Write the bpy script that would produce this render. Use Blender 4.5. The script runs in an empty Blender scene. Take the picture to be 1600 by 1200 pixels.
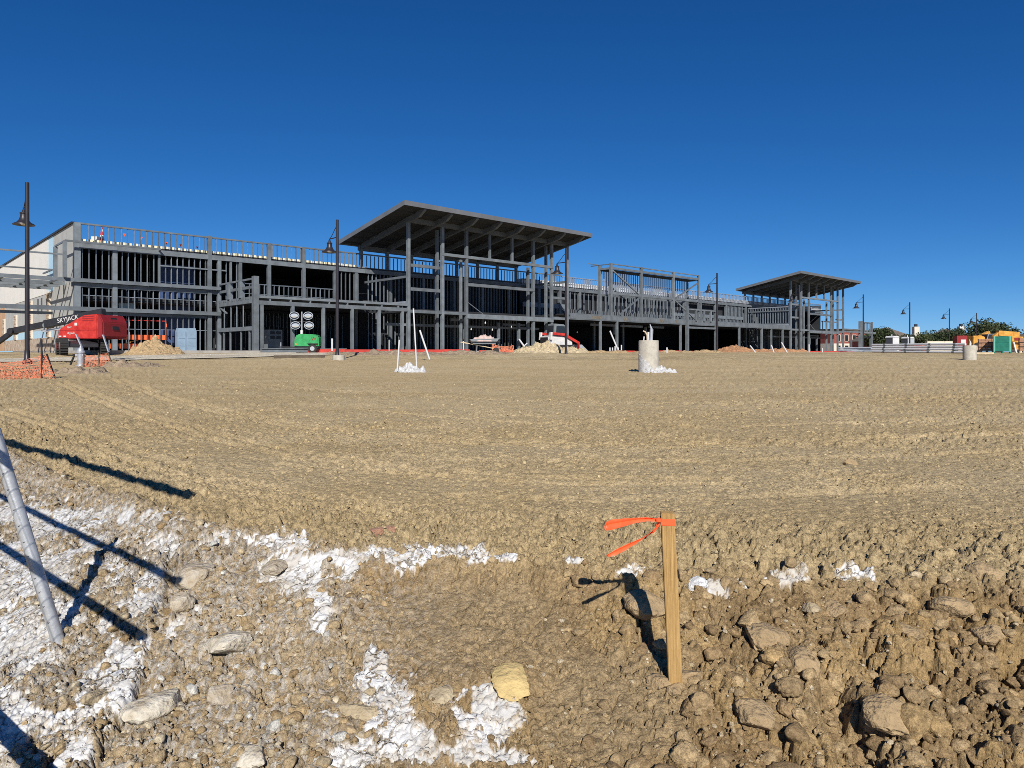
import bpy, bmesh, math, random
import numpy as np
from mathutils import Vector, Matrix, Euler

random.seed(7)
rng = np.random.default_rng(11)
SC = bpy.context.scene
COL = SC.collection
R = math.radians

# ------------------------------------------------------------------ camera, sky, sun, exposure
EYE = 1.5
F = 1087.0                       # focal length in pixels of a 1600 px wide picture
cam_d = bpy.data.cameras.new('camera'); cam = bpy.data.objects.new('camera', cam_d); COL.objects.link(cam)
cam.location = (0, 0, EYE); cam.rotation_euler = (R(90), 0, 0)
cam_d.sensor_width = 36; cam_d.lens = 36 * F / 1600; cam_d.shift_y = -50 / 1600
cam_d.clip_start = .05; cam_d.clip_end = 4000
SC.camera = cam

SUN_EL = 35.0
SUN_L = Vector((-.085, 1.0, -math.tan(R(SUN_EL)))).normalized()      # the way the light travels
world = bpy.data.worlds.new('World'); SC.world = world; world.use_nodes = True
wn = world.node_tree.nodes; wl = world.node_tree.links
bg = wn['Background']; sky = wn.new('ShaderNodeTexSky'); sky.sky_type = 'NISHITA'
sky.sun_disc = False; sky.sun_elevation = R(SUN_EL); sky.sun_rotation = R(180 - 4.9)
sky.altitude = 0; sky.air_density = .5; sky.dust_density = 0.0; sky.ozone_density = 10.0
hs = wn.new('ShaderNodeHueSaturation'); hs.inputs['Saturation'].default_value = 1.11
def vmath(op, a=None, b=None):
    v = wn.new('ShaderNodeVectorMath'); v.operation = op
    for i, x in enumerate((a, b)):
        if isinstance(x, tuple): v.inputs[i].default_value = x
        elif x is not None: wl.new(x, v.inputs[i])
    return v.outputs[0]
sk = vmath('MULTIPLY', sky.outputs[0], (.81, .89, 1.0))
num = vmath('MULTIPLY', sk, (1.53, 1.53, 1.53))                 # a clear, deep sky whose horizon does not burn out
den = vmath('ADD', vmath('MULTIPLY', sk, (.062, .062, .062)), (1, 1, 1))
wl.new(vmath('DIVIDE', num, den), hs.inputs['Color']); wl.new(hs.outputs[0], bg.inputs['Color'])
bg.inputs['Strength'].default_value = .072

sd = bpy.data.lights.new('sun', 'SUN'); sd.energy = 5.0; sd.angle = R(.53); sd.color = (1.0, .955, .885)
sun = bpy.data.objects.new('sun', sd); COL.objects.link(sun)
sun.rotation_euler = SUN_L.to_track_quat('-Z', 'Y').to_euler(); sun.location = (0, -20, 40)

SC.view_settings.view_transform = 'Standard'; SC.view_settings.look = 'None'
SC.view_settings.exposure = 0.3; SC.view_settings.gamma = 1.0; SC.view_settings.use_curve_mapping = False
SC.render.engine = 'CYCLES'
SC.cycles.use_denoising = False; SC.cycles.filter_width = .85
SC.cycles.max_bounces = 6; SC.cycles.diffuse_bounces = 3

# ------------------------------------------------------------------ materials
def srgb(r, g, b):
    f = lambda c: c / 12.92 if c <= .04045 else ((c + .055) / 1.055) ** 2.4
    return (f(r / 255), f(g / 255), f(b / 255), 1)

def mat(name, col, rough=.6, metal=0.0, var=.25, scale=6.0, bump=0.0, bscale=40.0, tint=None, stretch=None, spec=.4, bdist=.02, objrand=0.0):
    m = bpy.data.materials.new(name); m.use_nodes = True
    nt = m.node_tree; n = nt.nodes; l = nt.links; p = n['Principled BSDF']
    p.inputs['Roughness'].default_value = rough; p.inputs['Metallic'].default_value = metal
    p.inputs['Specular IOR Level'].default_value = spec
    c = tuple(col[:3])
    tc = n.new('ShaderNodeTexCoord'); src = tc.outputs['Object']
    if stretch:
        mp = n.new('ShaderNodeMapping'); mp.inputs['Scale'].default_value = stretch
        l.new(src, mp.inputs['Vector']); src = mp.outputs[0]
    if var > 0:
        nz = n.new('ShaderNodeTexNoise'); nz.inputs['Scale'].default_value = scale
        nz.inputs['Detail'].default_value = 6; nz.inputs['Roughness'].default_value = .65
        l.new(src, nz.inputs['Vector'])
        cr = n.new('ShaderNodeValToRGB')
        cr.color_ramp.elements[0].position = .3; cr.color_ramp.elements[1].position = .7
        lo = tuple(max(0, x * (1 - var)) for x in c); hi = tint[:3] if tint else tuple(min(1, x * (1 + var)) for x in c)
        cr.color_ramp.elements[0].color = (*lo, 1); cr.color_ramp.elements[1].color = (*hi, 1)
        l.new(nz.outputs['Fac'], cr.inputs[0]); l.new(cr.outputs[0], p.inputs['Base Color'])
    else:
        p.inputs['Base Color'].default_value = (*c, 1)
    if objrand > 0 and var > 0:                                          # members differ a little from each other
        oi = n.new('ShaderNodeObjectInfo'); mr = n.new('ShaderNodeMapRange'); mr.inputs[3].default_value = 1 - objrand; mr.inputs[4].default_value = 1 + objrand
        l.new(oi.outputs['Random'], mr.inputs[0]); vm = n.new('ShaderNodeVectorMath'); vm.operation = 'SCALE'
        l.new(cr.outputs[0], vm.inputs[0]); l.new(mr.outputs[0], vm.inputs['Scale']); l.new(vm.outputs[0], p.inputs['Base Color'])
    if bump > 0:
        nb = n.new('ShaderNodeTexNoise'); nb.inputs['Scale'].default_value = bscale; nb.inputs['Detail'].default_value = 8
        l.new(src, nb.inputs['Vector'])
        b = n.new('ShaderNodeBump'); b.inputs['Strength'].default_value = bump; b.inputs['Distance'].default_value = bdist
        l.new(nb.outputs['Fac'], b.inputs['Height']); l.new(b.outputs[0], p.inputs['Normal'])
    return m

def attr_mat(name, bumps, specks, rough=.97, cracks=False):
    """base colour from the vertex colour layer 'col'; bumps: (scale, distance, strength); specks: (scale, low, high, position, width)"""
    m = bpy.data.materials.new(name); m.use_nodes = True
    nt = m.node_tree; n = nt.nodes; l = nt.links; p = n['Principled BSDF']
    p.inputs['Roughness'].default_value = rough; p.inputs['Specular IOR Level'].default_value = .10
    at = n.new('ShaderNodeAttribute'); at.attribute_name = 'col'; col = at.outputs['Color']
    tc = n.new('ShaderNodeTexCoord')
    for (sc, lo, hi, pos, wd) in specks:
        nz = n.new('ShaderNodeTexNoise'); nz.inputs['Scale'].default_value = sc; nz.inputs['Detail'].default_value = 5; nz.inputs['Roughness'].default_value = .7
        l.new(tc.outputs['Object'], nz.inputs['Vector'])
        mr = n.new('ShaderNodeMapRange'); mr.interpolation_type = 'SMOOTHSTEP'
        mr.inputs[1].default_value = pos - wd; mr.inputs[2].default_value = pos + wd; mr.inputs[3].default_value = lo; mr.inputs[4].default_value = hi
        l.new(nz.outputs['Fac'], mr.inputs[0])
        vm = n.new('ShaderNodeVectorMath'); vm.operation = 'SCALE'
        l.new(col, vm.inputs[0]); l.new(mr.outputs[0], vm.inputs['Scale']); col = vm.outputs[0]
    mx = n.new('ShaderNodeMix'); mx.data_type = 'RGBA'                  # lime has little speckle and lies smoother
    l.new(at.outputs['Alpha'], mx.inputs[0]); l.new(col, mx.inputs[6]); l.new(at.outputs['Color'], mx.inputs[7])
    out = mx.outputs[2]; prev = None
    if cracks:
        wn_ = n.new('ShaderNodeTexNoise'); wn_.inputs['Scale'].default_value = 30; wn_.inputs['Detail'].default_value = 5; l.new(tc.outputs['Object'], wn_.inputs['Vector'])
        wv = n.new('ShaderNodeVectorMath'); wv.operation = 'SCALE'; wv.inputs['Scale'].default_value = .05; l.new(wn_.outputs['Color'], wv.inputs[0])
        wa = n.new('ShaderNodeVectorMath'); wa.operation = 'ADD'; l.new(tc.outputs['Object'], wa.inputs[0]); l.new(wv.outputs[0], wa.inputs[1])
        def edge(sc, w):
            vo = n.new('ShaderNodeTexVoronoi'); vo.feature = 'DISTANCE_TO_EDGE'; vo.inputs['Scale'].default_value = sc; l.new(wa.outputs[0], vo.inputs['Vector'])
            mr = n.new('ShaderNodeMapRange'); mr.interpolation_type = 'SMOOTHSTEP'; mr.inputs[1].default_value = .0; mr.inputs[2].default_value = w; l.new(vo.outputs['Distance'], mr.inputs[0]); return mr.outputs[0]
        e1 = edge(15, .075)
        inv = n.new('ShaderNodeMath'); inv.operation = 'SUBTRACT'; inv.inputs[0].default_value = 1; l.new(e1, inv.inputs[1])
        gn = n.new('ShaderNodeTexNoise'); gn.inputs['Scale'].default_value = 5; gn.inputs['Detail'].default_value = 4; l.new(tc.outputs['Object'], gn.inputs['Vector'])
        gm = n.new('ShaderNodeMapRange'); gm.inputs[1].default_value = .40; gm.inputs[2].default_value = .62; l.new(gn.outputs['Fac'], gm.inputs[0])
        iv = n.new('ShaderNodeMath'); iv.operation = 'MULTIPLY'; l.new(inv.outputs[0], iv.inputs[0]); l.new(gm.outputs[0], iv.inputs[1]); inv = iv
        am = n.new('ShaderNodeMath'); am.operation = 'MULTIPLY'; l.new(inv.outputs[0], am.inputs[0]); l.new(at.outputs['Alpha'], am.inputs[1])
        mc = n.new('ShaderNodeMix'); mc.data_type = 'RGBA'; l.new(am.outputs[0], mc.inputs[0]); l.new(out, mc.inputs[6]); mc.inputs[7].default_value = (.20, .145, .08, 1)   # soil in the cracks of the lime crust
        out = mc.outputs[2]
        b = n.new('ShaderNodeBump'); b.invert = True; b.inputs['Strength'].default_value = .7; b.inputs['Distance'].default_value = .012; l.new(am.outputs[0], b.inputs['Height'])
        prev = b.outputs[0]
    l.new(out, p.inputs['Base Color'])
    for (sc, dist, st) in bumps:
        nb = n.new('ShaderNodeTexNoise'); nb.inputs['Scale'].default_value = sc; nb.inputs['Detail'].default_value = 8; nb.inputs['Roughness'].default_value = .68
        l.new(tc.outputs['Object'], nb.inputs['Vector'])
        b = n.new('ShaderNodeBump'); b.inputs['Distance'].default_value = dist
        ms = n.new('ShaderNodeMapRange'); ms.inputs[3].default_value = st; ms.inputs[4].default_value = st * .3
        l.new(at.outputs['Alpha'], ms.inputs[0]); l.new(ms.outputs[0], b.inputs['Strength'])
        l.new(nb.outputs['Fac'], b.inputs['Height'])
        if prev: l.new(prev, b.inputs['Normal'])
        prev = b.outputs[0]
    l.new(prev, p.inputs['Normal'])
    return m

M = {}
M['steel'] = mat('primer_steel', (.128, .146, .160), .55, 0, .30, 1.4, .1, 30, objrand=.20)
M['stud'] = mat('galvanised_stud', (.17, .195, .22), .45, .3, .3, 2.0, objrand=.35)
M['stud_bright'] = mat('bright_galvanised', (.34, .37, .41), .4, .35, .25, 2.0)
M['fascia'] = mat('roof_fascia_metal', (.145, .152, .16), .5, .2, .15, .8)
M['soffit'] = mat('shaded_deck_underside', (.022, .024, .028), .7, 0, .2, 1.0)  # underside blackened, so the shade below roofs and decks is in the colour
M['deck'] = mat('metal_deck', (.25, .26, .27), .5, .2, .2, 1.0)
M['rust'] = mat('rusty_primer', (.20, .13, .06), .8, 0, .5, 5.0, tint=(.17, .17, .15))
M['steel_shaded'] = mat('shaded_steel', (.095, .104, .112), .5, 0, .2, 1.2)  # primer steel again, darkened to carry the shade under the canopy roofs
M['inner'] = mat('shaded_interior_board', (.022, .024, .028), .9, 0, .3, .8)  # shade of the rooms put into the colour of their surfaces
M['slab'] = mat('concrete_slab', (.33, .31, .28), .9, 0, .2, 1.5, .2, 20)
M['concrete'] = mat('pier_concrete', (.40, .37, .31), .9, 0, .22, 5, .35, 30)
M['board_grey'] = mat('grey_wall_board', (.36, .36, .34), .9, 0, .12, 1.2, .15, 8)
M['board_white'] = mat('white_stucco', (.64, .62, .57), .9, 0, .06, .6)
M['board_blue'] = mat('pale_blue_sheathing', (.38, .55, .66), .7, 0, .08, 1)
M['board_tan'] = mat('tan_board', (.45, .28, .16), .8, 0, .15, 1)
M['stone_or'] = mat('rubble_stone', (.42, .27, .15), .9, 0, .45, 3.0, .4, 6, tint=(.55, .47, .38))
M['blue_sheet'] = mat('blue_membrane', (.045, .075, .17), .5, 0, .35, 2.0)
M['batt'] = mat('cream_insulation', (.72, .66, .45), .9, 0, .1, 3)
M['white_deck'] = mat('white_roof_sheet', (.56, .57, .58), .6, 0, .08, 2)
M['black'] = mat('black_paint', (.022, .022, .025), .45, 0, .3, 4)
M['pole'] = mat('dark_bronze_pole', (.030, .026, .030), .4, .2, .2, 3)
M['rubber'] = mat('tyre_rubber', (.025, .024, .023), .85, 0, .3, 9, .3, 30)
M['red'] = mat('red_paint', (.50, .018, .015), .4, 0, .35, 3, tint=(.56, .05, .035))
M['darkred'] = mat('dark_and_shaded_red', (.23, .016, .018), .45, 0, .15, 2)  # true dark red on small items; painted shade on the boom lift's rear
M['redplastic'] = mat('red_plastic_form', (.52, .06, .045), .6, 0, .25, 1.5)
M['white'] = mat('white_paint', (.60, .59, .56), .5, 0, .22, 4, tint=(.63, .63, .62))
M['pvc'] = mat('white_pvc', (.52, .52, .53), .45, 0, .08, 5)
M['lime'] = mat('white_lime', (.42, .41, .39), .95, 0, .35, 14, .9, 30, tint=(.60, .60, .60))
M['green'] = mat('green_paint', (.015, .29, .07), .4, 0, .35, 3, tint=(.05, .36, .12))
M['teal'] = mat('green_wrap', (.012, .15, .105), .5, 0, .25, 3)
M['teal_l'] = mat('pale_green_strap', (.14, .42, .33), .5, 0, .1, 3)
M['orange'] = mat('safety_orange', (.85, .16, .05), .5, 0, .15, 6)
M['netorange'] = mat('orange_netting', (.66, .21, .11), .6, 0, .3, 12)
M['ribbon'] = mat('flagging_tape', (.90, .115, .035), .45, 0, .08, 20)
M['yellow'] = mat('yellow_orange_paint', (.55, .25, .03), .5, 0, .4, 3, tint=(.70, .36, .07))
M['silver'] = mat('silver_metal', (.50, .51, .53), .35, .5, .2, 6)
M['lampface'] = mat('lamp_glass', (.62, .62, .60), .15, .5, .1, 5)
M['glass'] = mat('dark_glass', (.02, .025, .03), .1, 0, 0)
M['greycab'] = mat('grey_cabinet', (.16, .18, .19), .5, 0, .2, 2)
M['bluegrey'] = mat('blue_grey_panel', (.22, .30, .38), .5, 0, .15, 2)
M['toilet'] = mat('toilet_plastic', (.56, .57, .58), .5, 0, .06, 2)
M['toilet_shade'] = mat('toilet_shaded_plastic', (.07, .08, .10), .5, 0, .1, 2)  # white cabin painted nearly black to stand for its shaded side
M['toilet_g'] = mat('toilet_door_grey', (.33, .36, .39), .5, 0, .1, 2)
M['beige'] = mat('beige_panel', (.62, .56, .44), .7, 0, .08, 2)
M['brickpal'] = mat('brown_brick', (.36, .20, .12), .9, 0, .35, 8)
M['wood'] = mat('pine_stake', (.38, .215, .065), .8, 0, .25, 5.0, .45, 40, tint=(.58, .375, .15), stretch=(55, 55, 1.5))
M['lumber'] = mat('pale_lumber', (.50, .40, .26), .8, 0, .2, 6)
M['galvpipe'] = mat('galvanised_pipe', (.42, .43, .44), .4, .35, .2, 9, .1, 60)
M['wire'] = mat('fence_wire', (.30, .30, .31), .4, .6, .1, 9)
M['roofshingle'] = mat('roof_shingle', (.13, .105, .085), .9, 0, .25, 1.5)
M['redbrick'] = mat('red_brick_wall', (.24, .065, .05), .9, 0, .25, 2)
M['limewall'] = mat('pale_stone_wall', (.58, .52, .44), .9, 0, .12, 1)
M['trunk'] = mat('tree_bark', (.09, .07, .05), .9, 0, .3, 4)
M['leaf_dark'] = mat('dark_leaves', (.022, .040, .015), .8, 0, .6, .6, tint=(.060, .085, .030))
M['leaf_olive'] = mat('olive_leaves', (.040, .058, .022), .8, 0, .5, .6, tint=(.085, .105, .04))
M['rock_tan'] = mat('tan_rock', (.38, .285, .165), .95, 0, .3, 9, .7, 50, tint=(.50, .42, .28))
M['rock_pale'] = mat('pale_rock', (.42, .33, .20), .95, 0, .25, 14, .8, 45, tint=(.60, .56, .47))
M['rock_lime'] = mat('lime_dusted_rock', (.33, .245, .14), .95, 0, .15, 22, .8, 45, tint=(.47, .42, .34))
M['rock_brown'] = mat('brown_clod', (.33, .236, .128), .97, 0, .25, 14, .9, 55)
M['yellow_rock'] = mat('yellow_rock', (.50, .37, .16), .95, 0, .2, 12, .6, 50)
M['soil'] = attr_mat('soil', [(16, .05, .75), (60, .016, .75), (280, .004, .6)], [(2.2, .95, 1.04, .5, .12), (38, .66, 1.14, .47, .13), (130, .8, 1.16, .5, .15), (17, 1.0, 1.3, .66, .05)], cracks=True)
M['soil_far'] = attr_mat('soil_far', [(5, .13, .8), (22, .04, .8)], [(.5, .85, 1.1, .5, .12), (3, .8, 1.15, .5, .15), (12, .68, 1.18, .47, .13)])
M['pebble'] = attr_mat('pebble_stone', [(70, .012, .9), (260, .004, .8)], [(60, .75, 1.2, .5, .14), (200, .85, 1.15, .5, .14)])
M['mound_tan'] = mat('tan_soil_heap', (.37, .262, .14), .97, 0, .4, 5.0, .9, 8, bdist=.16)
M['mound_rust'] = mat('rust_soil_heap', (.36, .19, .095), .97, 0, .4, 5.0, .9, 8, bdist=.16)
M['mound_pale'] = mat('pale_rubble_heap', (.44, .355, .22), .97, 0, .4, 5.0, .9, 8, bdist=.16)
M['mound_dark'] = mat('dark_soil_heap', (.25, .19, .13), .97, 0, .4, 5.0, .9, 8, bdist=.16)

# ------------------------------------------------------------------ mesh helpers
class MB:
    def __init__(s): s.v = []; s.f = []
    def add(s, vs, fs):
        o = len(s.v); s.v.extend([tuple(x) for x in vs]); s.f.extend([tuple(i + o for i in f) for f in fs]); return s
    def box(s, x0, x1, y0, y1, z0, z1, mtx=None):
        vs = [Vector((x, y, z)) for z in (z0, z1) for y in (y0, y1) for x in (x0, x1)]
        if mtx: vs = [mtx @ v for v in vs]
        return s.add(vs, [(0, 2, 3, 1), (4, 5, 7, 6), (0, 1, 5, 4), (2, 6, 7, 3), (0, 4, 6, 2), (1, 3, 7, 5)])
    def bar(s, p, q, w, h=None):
        p = Vector(p); q = Vector(q); h = h or w; d = (q - p).normalized()
        up = Vector((0, 0, 1)) if abs(d.z) < .95 else Vector((0, 1, 0))
        a = d.cross(up).normalized() * (w / 2); b = a.cross(d).normalized() * (h / 2)
        vs = [p - a - b, p + a - b, p + a + b, p - a + b, q - a - b, q + a - b, q + a + b, q - a + b]
        return s.add(vs, [(0, 1, 2, 3), (7, 6, 5, 4), (0, 4, 5, 1), (1, 5, 6, 2), (2, 6, 7, 3), (3, 7, 4, 0)])
    def tube(s, p, q, r, n=10, r2=None):
        p = Vector(p); q = Vector(q); d = (q - p).normalized(); r2 = r if r2 is None else r2
        up = Vector((0, 0, 1)) if abs(d.z) < .95 else Vector((0, 1, 0))
        a = d.cross(up).normalized(); b = a.cross(d).normalized()
        vs = []
        for c, rr in ((p, r), (q, r2)):
            for i in range(n):
                t = 2 * math.pi * i / n; vs.append(c + a * math.cos(t) * rr + b * math.sin(t) * rr)
        fs = [(i, (i + 1) % n, n + (i + 1) % n, n + i) for i in range(n)] + [tuple(range(n - 1, -1, -1)), tuple(range(n, 2 * n))]
        return s.add(vs, fs)
    def path(s, pts, r, n=8):
        for a, b in zip(pts, pts[1:]): s.tube(a, b, r, n)
        return s
    def lathe(s, prof, c=(0, 0, 0), n=16):
        c = Vector(c); vs = []; fs = []
        for (r, z) in prof:
            for i in range(n):
                t = 2 * math.pi * i / n; vs.append(c + Vector((r * math.cos(t), r * math.sin(t), z)))
        for k in range(len(prof) - 1):
            for i in range(n):
                j = (i + 1) % n; fs.append((k * n + i, k * n + j, (k + 1) * n + j, (k + 1) * n + i))
        fs.append(tuple(range(n - 1, -1, -1))); fs.append(tuple(range((len(prof) - 1) * n, len(prof) * n)))
        return s.add(vs, fs)
    def prism(s, pts, y0, y1):
        """pts: outline in x,z; extruded along y"""
        n = len(pts); vs = [Vector((x, y0, z)) for x, z in pts] + [Vector((x, y1, z)) for x, z in pts]
        fs = [(i, (i + 1) % n, n + (i + 1) % n, n + i) for i in range(n)] + [tuple(range(n - 1, -1, -1)), tuple(range(n, 2 * n))]
        return s.add(vs, fs)
    def mesh(s, name, m):
        me = bpy.data.meshes.new(name); me.from_pydata([tuple(v) for v in s.v], [], s.f)
        me.materials.append(m); me.validate()
        bm = bmesh.new(); bm.from_mesh(me); bmesh.ops.recalc_face_normals(bm, faces=bm.faces); bm.to_mesh(me); bm.free()
        return me
    def build(s, name, m, parent=None, smooth=False, bevel=0.0):
        me = s.mesh(name, m)
        if bevel > 0:
            bm = bmesh.new(); bm.from_mesh(me)
            bmesh.ops.bevel(bm, geom=list(bm.edges), offset=bevel, segments=2, affect='EDGES', clamp_overlap=True)
            bm.to_mesh(me); bm.free()
        return link(name, me, parent, smooth)

def link(name, me, parent=None, smooth=False):
    o = bpy.data.objects.new(name, me); COL.objects.link(o)
    if parent: o.parent = parent
    if smooth:
        me.polygons.foreach_set('use_smooth', [True] * len(me.polygons))
        try: me.set_sharp_from_angle(angle=R(40))
        except Exception: pass
    return o

def tag(o, label=None, cat=None, group=None, kind=None):
    if label: o['label'] = label
    if cat: o['category'] = cat
    if group: o['group'] = group
    if kind: o['kind'] = kind
    return o

def thing(name, label, cat, loc=(0, 0, 0), rotz=0.0, group=None):
    o = bpy.data.objects.new(name, None); COL.objects.link(o)
    o.location = loc; o.rotation_euler = (0, 0, rotz); o.empty_display_size = .2
    return tag(o, label, cat, group)

def dup(root, loc, rotz, label, group=None, scale=None):
    def cp(o, par):
        c = o.copy(); COL.objects.link(c); c.parent = par
        for ch in list(o.children): cp(ch, c)
        return c
    r = cp(root, None); r.location = loc; r.rotation_euler = (0, 0, rotz)
    if scale: r.scale = scale
    return tag(r, label, None, group)

# ------------------------------------------------------------------ noise (numpy)
def _h(ix, iy, seed):
    n = (ix.astype(np.int64) * 374761393 + iy.astype(np.int64) * 668265263 + seed * 1442695041) & 0x7fffffff
    n = ((n ^ (n >> 13)) * 1274126177) & 0x7fffffff
    n = n ^ (n >> 16)
    return (n & 0xffffff) / float(0xffffff)

def vnoise(x, y, seed=0):
    ix = np.floor(x); iy = np.floor(y); fx = x - ix; fy = y - iy
    fx = fx * fx * (3 - 2 * fx); fy = fy * fy * (3 - 2 * fy)
    a = _h(ix, iy, seed); b = _h(ix + 1, iy, seed); c = _h(ix, iy + 1, seed); d = _h(ix + 1, iy + 1, seed)
    return (a * (1 - fx) + b * fx) * (1 - fy) + (c * (1 - fx) + d * fx) * fy

def fbm(x, y, seed=0, octv=4, gain=.5):
    t = 0; a = 1; s = 0
    for k in range(octv):
        t = t + a * vnoise(x, y, seed + 17 * k); s += a; a *= gain; x = x * 2.03 + 5.2; y = y * 2.03 + 1.3
    return t / s

def worley(x, y, seed=0):
    f1, f2, cid, _ = worley_t(x, y, seed); return f1, f2, cid

def worley_t(x, y, seed=0):
    """cell distances, a number per cell, and a tilted plane per cell"""
    ix = np.floor(x); iy = np.floor(y); f1 = np.full(x.shape, 9.0); f2 = np.full(x.shape, 9.0); cid = np.zeros(x.shape); tl = np.zeros(x.shape)
    for dx in (-1, 0, 1):
        for dy in (-1, 0, 1):
            cx = ix + dx; cy = iy + dy
            ox = x - cx - _h(cx, cy, seed); oy = y - cy - _h(cx, cy, seed + 1)
            d = np.hypot(ox, oy); near = d < f1; h = _h(cx, cy, seed + 2); a = 6.283 * _h(cx, cy, seed + 3)
            f2 = np.where(near, f1, np.minimum(f2, d)); cid = np.where(near, h, cid); tl = np.where(near, ox * np.cos(a) + oy * np.sin(a), tl); f1 = np.where(near, d, f1)
    return f1, f2, cid, tl

def sstep(a, b, x):
    t = np.clip((x - a) / (b - a), 0, 1); return t * t * (3 - 2 * t)

# ------------------------------------------------------------------ ground
EX = [-30, -9, -4.6, -2.9, -1.57, -.6, .6, 2, 4, 9, 40]
EYV = [14, 9.4, 6.2, 4.55, 3.4, 2.82, 2.6, 2.5, 2.42, 2.3, 2.0]
PY = [0, 2.5, 10, 21, 30, 35, 42, 47, 60, 400]
PZ = [-.86, -.83, -.765, -.63, -.48, -.39, -.16, -.07, -.02, .0]
def base_h(X, Y):
    """ground height (world z) without the small relief"""
    pad = np.interp(Y, PY, PZ)
    s = np.interp(X, EX, EYV) + .10 * (vnoise(X * 2.2 + 9, X * 0 + 3.1, 5) - .5) - Y
    drop = .05 * sstep(0, .22, s) + .205 * np.clip(s, 0, 3.0)
    return EYE + pad - drop, s
def gh(x, y):
    return float(base_h(np.array([float(x)]), np.array([float(y)]))[0][0])
def at(px, depth, z=None):
    """world point seen at picture column px, at the given distance"""
    x = (px - 800) / F * depth
    return (x, depth, gh(x, depth) if z is None else z)
def gpix(px, py):
    """where the sight line through a pixel meets the ground"""
    lo, hi = 1.0, 80.0
    f_ = lambda Y: gh((px - 800) / F * Y, Y) - (EYE - (py - 550) / F * Y)
    for _ in range(50):
        m = (lo + hi) / 2
        if f_(m) > 0: hi = m
        else: lo = m
    return at(px, lo)

LIME = [(110, 838, 120, 48), (30, 900, 80, 70), (60, 1000, 110, 110), (40, 1130, 130, 90), (165, 930, 42, 70), (215, 935, 34, 60), (215, 815, 62, 24),
        (185, 1045, 50, 80), (140, 1140, 70, 60), (258, 980, 26, 32), (255, 870, 28, 24), (345, 850, 70, 18), (420, 850, 60, 18), (470, 900, 60, 30),
        (530, 893, 76, 22), (610, 876, 50, 13), (690, 868, 60, 9), (765, 868, 40, 8), (497, 955, 15, 40), (600, 1045, 20, 40), (605, 1108, 42, 62),
        (545, 1172, 55, 40), (640, 1172, 60, 30), (745, 1115, 58, 46), (715, 1168, 66, 24), (790, 1142, 34, 25), (765, 1192, 64, 18), (1105, 932, 46, 17),
        (985, 903, 36, 11), (1145, 910, 30, 11), (1235, 903, 44, 8), (1345, 902, 46, 9), (885, 878, 22, 7), (300, 955, 26, 26), (20, 800, 60, 25)]
HOLES = [(150, 905, 40, 16), (190, 1000, 24, 24), (290, 840, 26, 10), (100, 925, 30, 14), (215, 870, 26, 14), (80, 1100, 40, 16), (140, 1010, 16, 10),
         (520, 905, 20, 12), (590, 912, 34, 14), (565, 1115, 20, 34), (550, 1165, 12, 16), (690, 1150, 22, 30), (735, 1110, 12, 22), (60, 870, 26, 10), (170, 965, 18, 26)]
CRACKS = [((272, 900), (258, 960), 16, .06), ((258, 960), (236, 1030), 13, .05), ((236, 1030), (212, 1100), 13, .05), ((212, 1100), (150, 1210), 18, .055),
          ((1300, 1075), (1335, 1200), 26, .10), ((1335, 1130), (1350, 1210), 30, .10), ((1575, 1050), (1620, 1085), 30, .10), ((1005, 1000), (1060, 975), 13, .06),
          ((1010, 915), (1050, 940), 11, .05), ((1225, 1010), (1255, 1065), 10, .06), ((1440, 1050), (1490, 1085), 12, .07), ((1300, 1000), (1340, 1020), 10, .06),
          ((1150, 1020), (1200, 1050), 10, .05), ((1490, 1180), (1530, 1210), 20, .1), ((820, 990), (880, 930), 6, .03), ((710, 1075), (800, 1070), 7, .035), ((0, 690), (120, 742), 9, .06), ((120, 742), (320, 800), 9, .05)]

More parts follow.
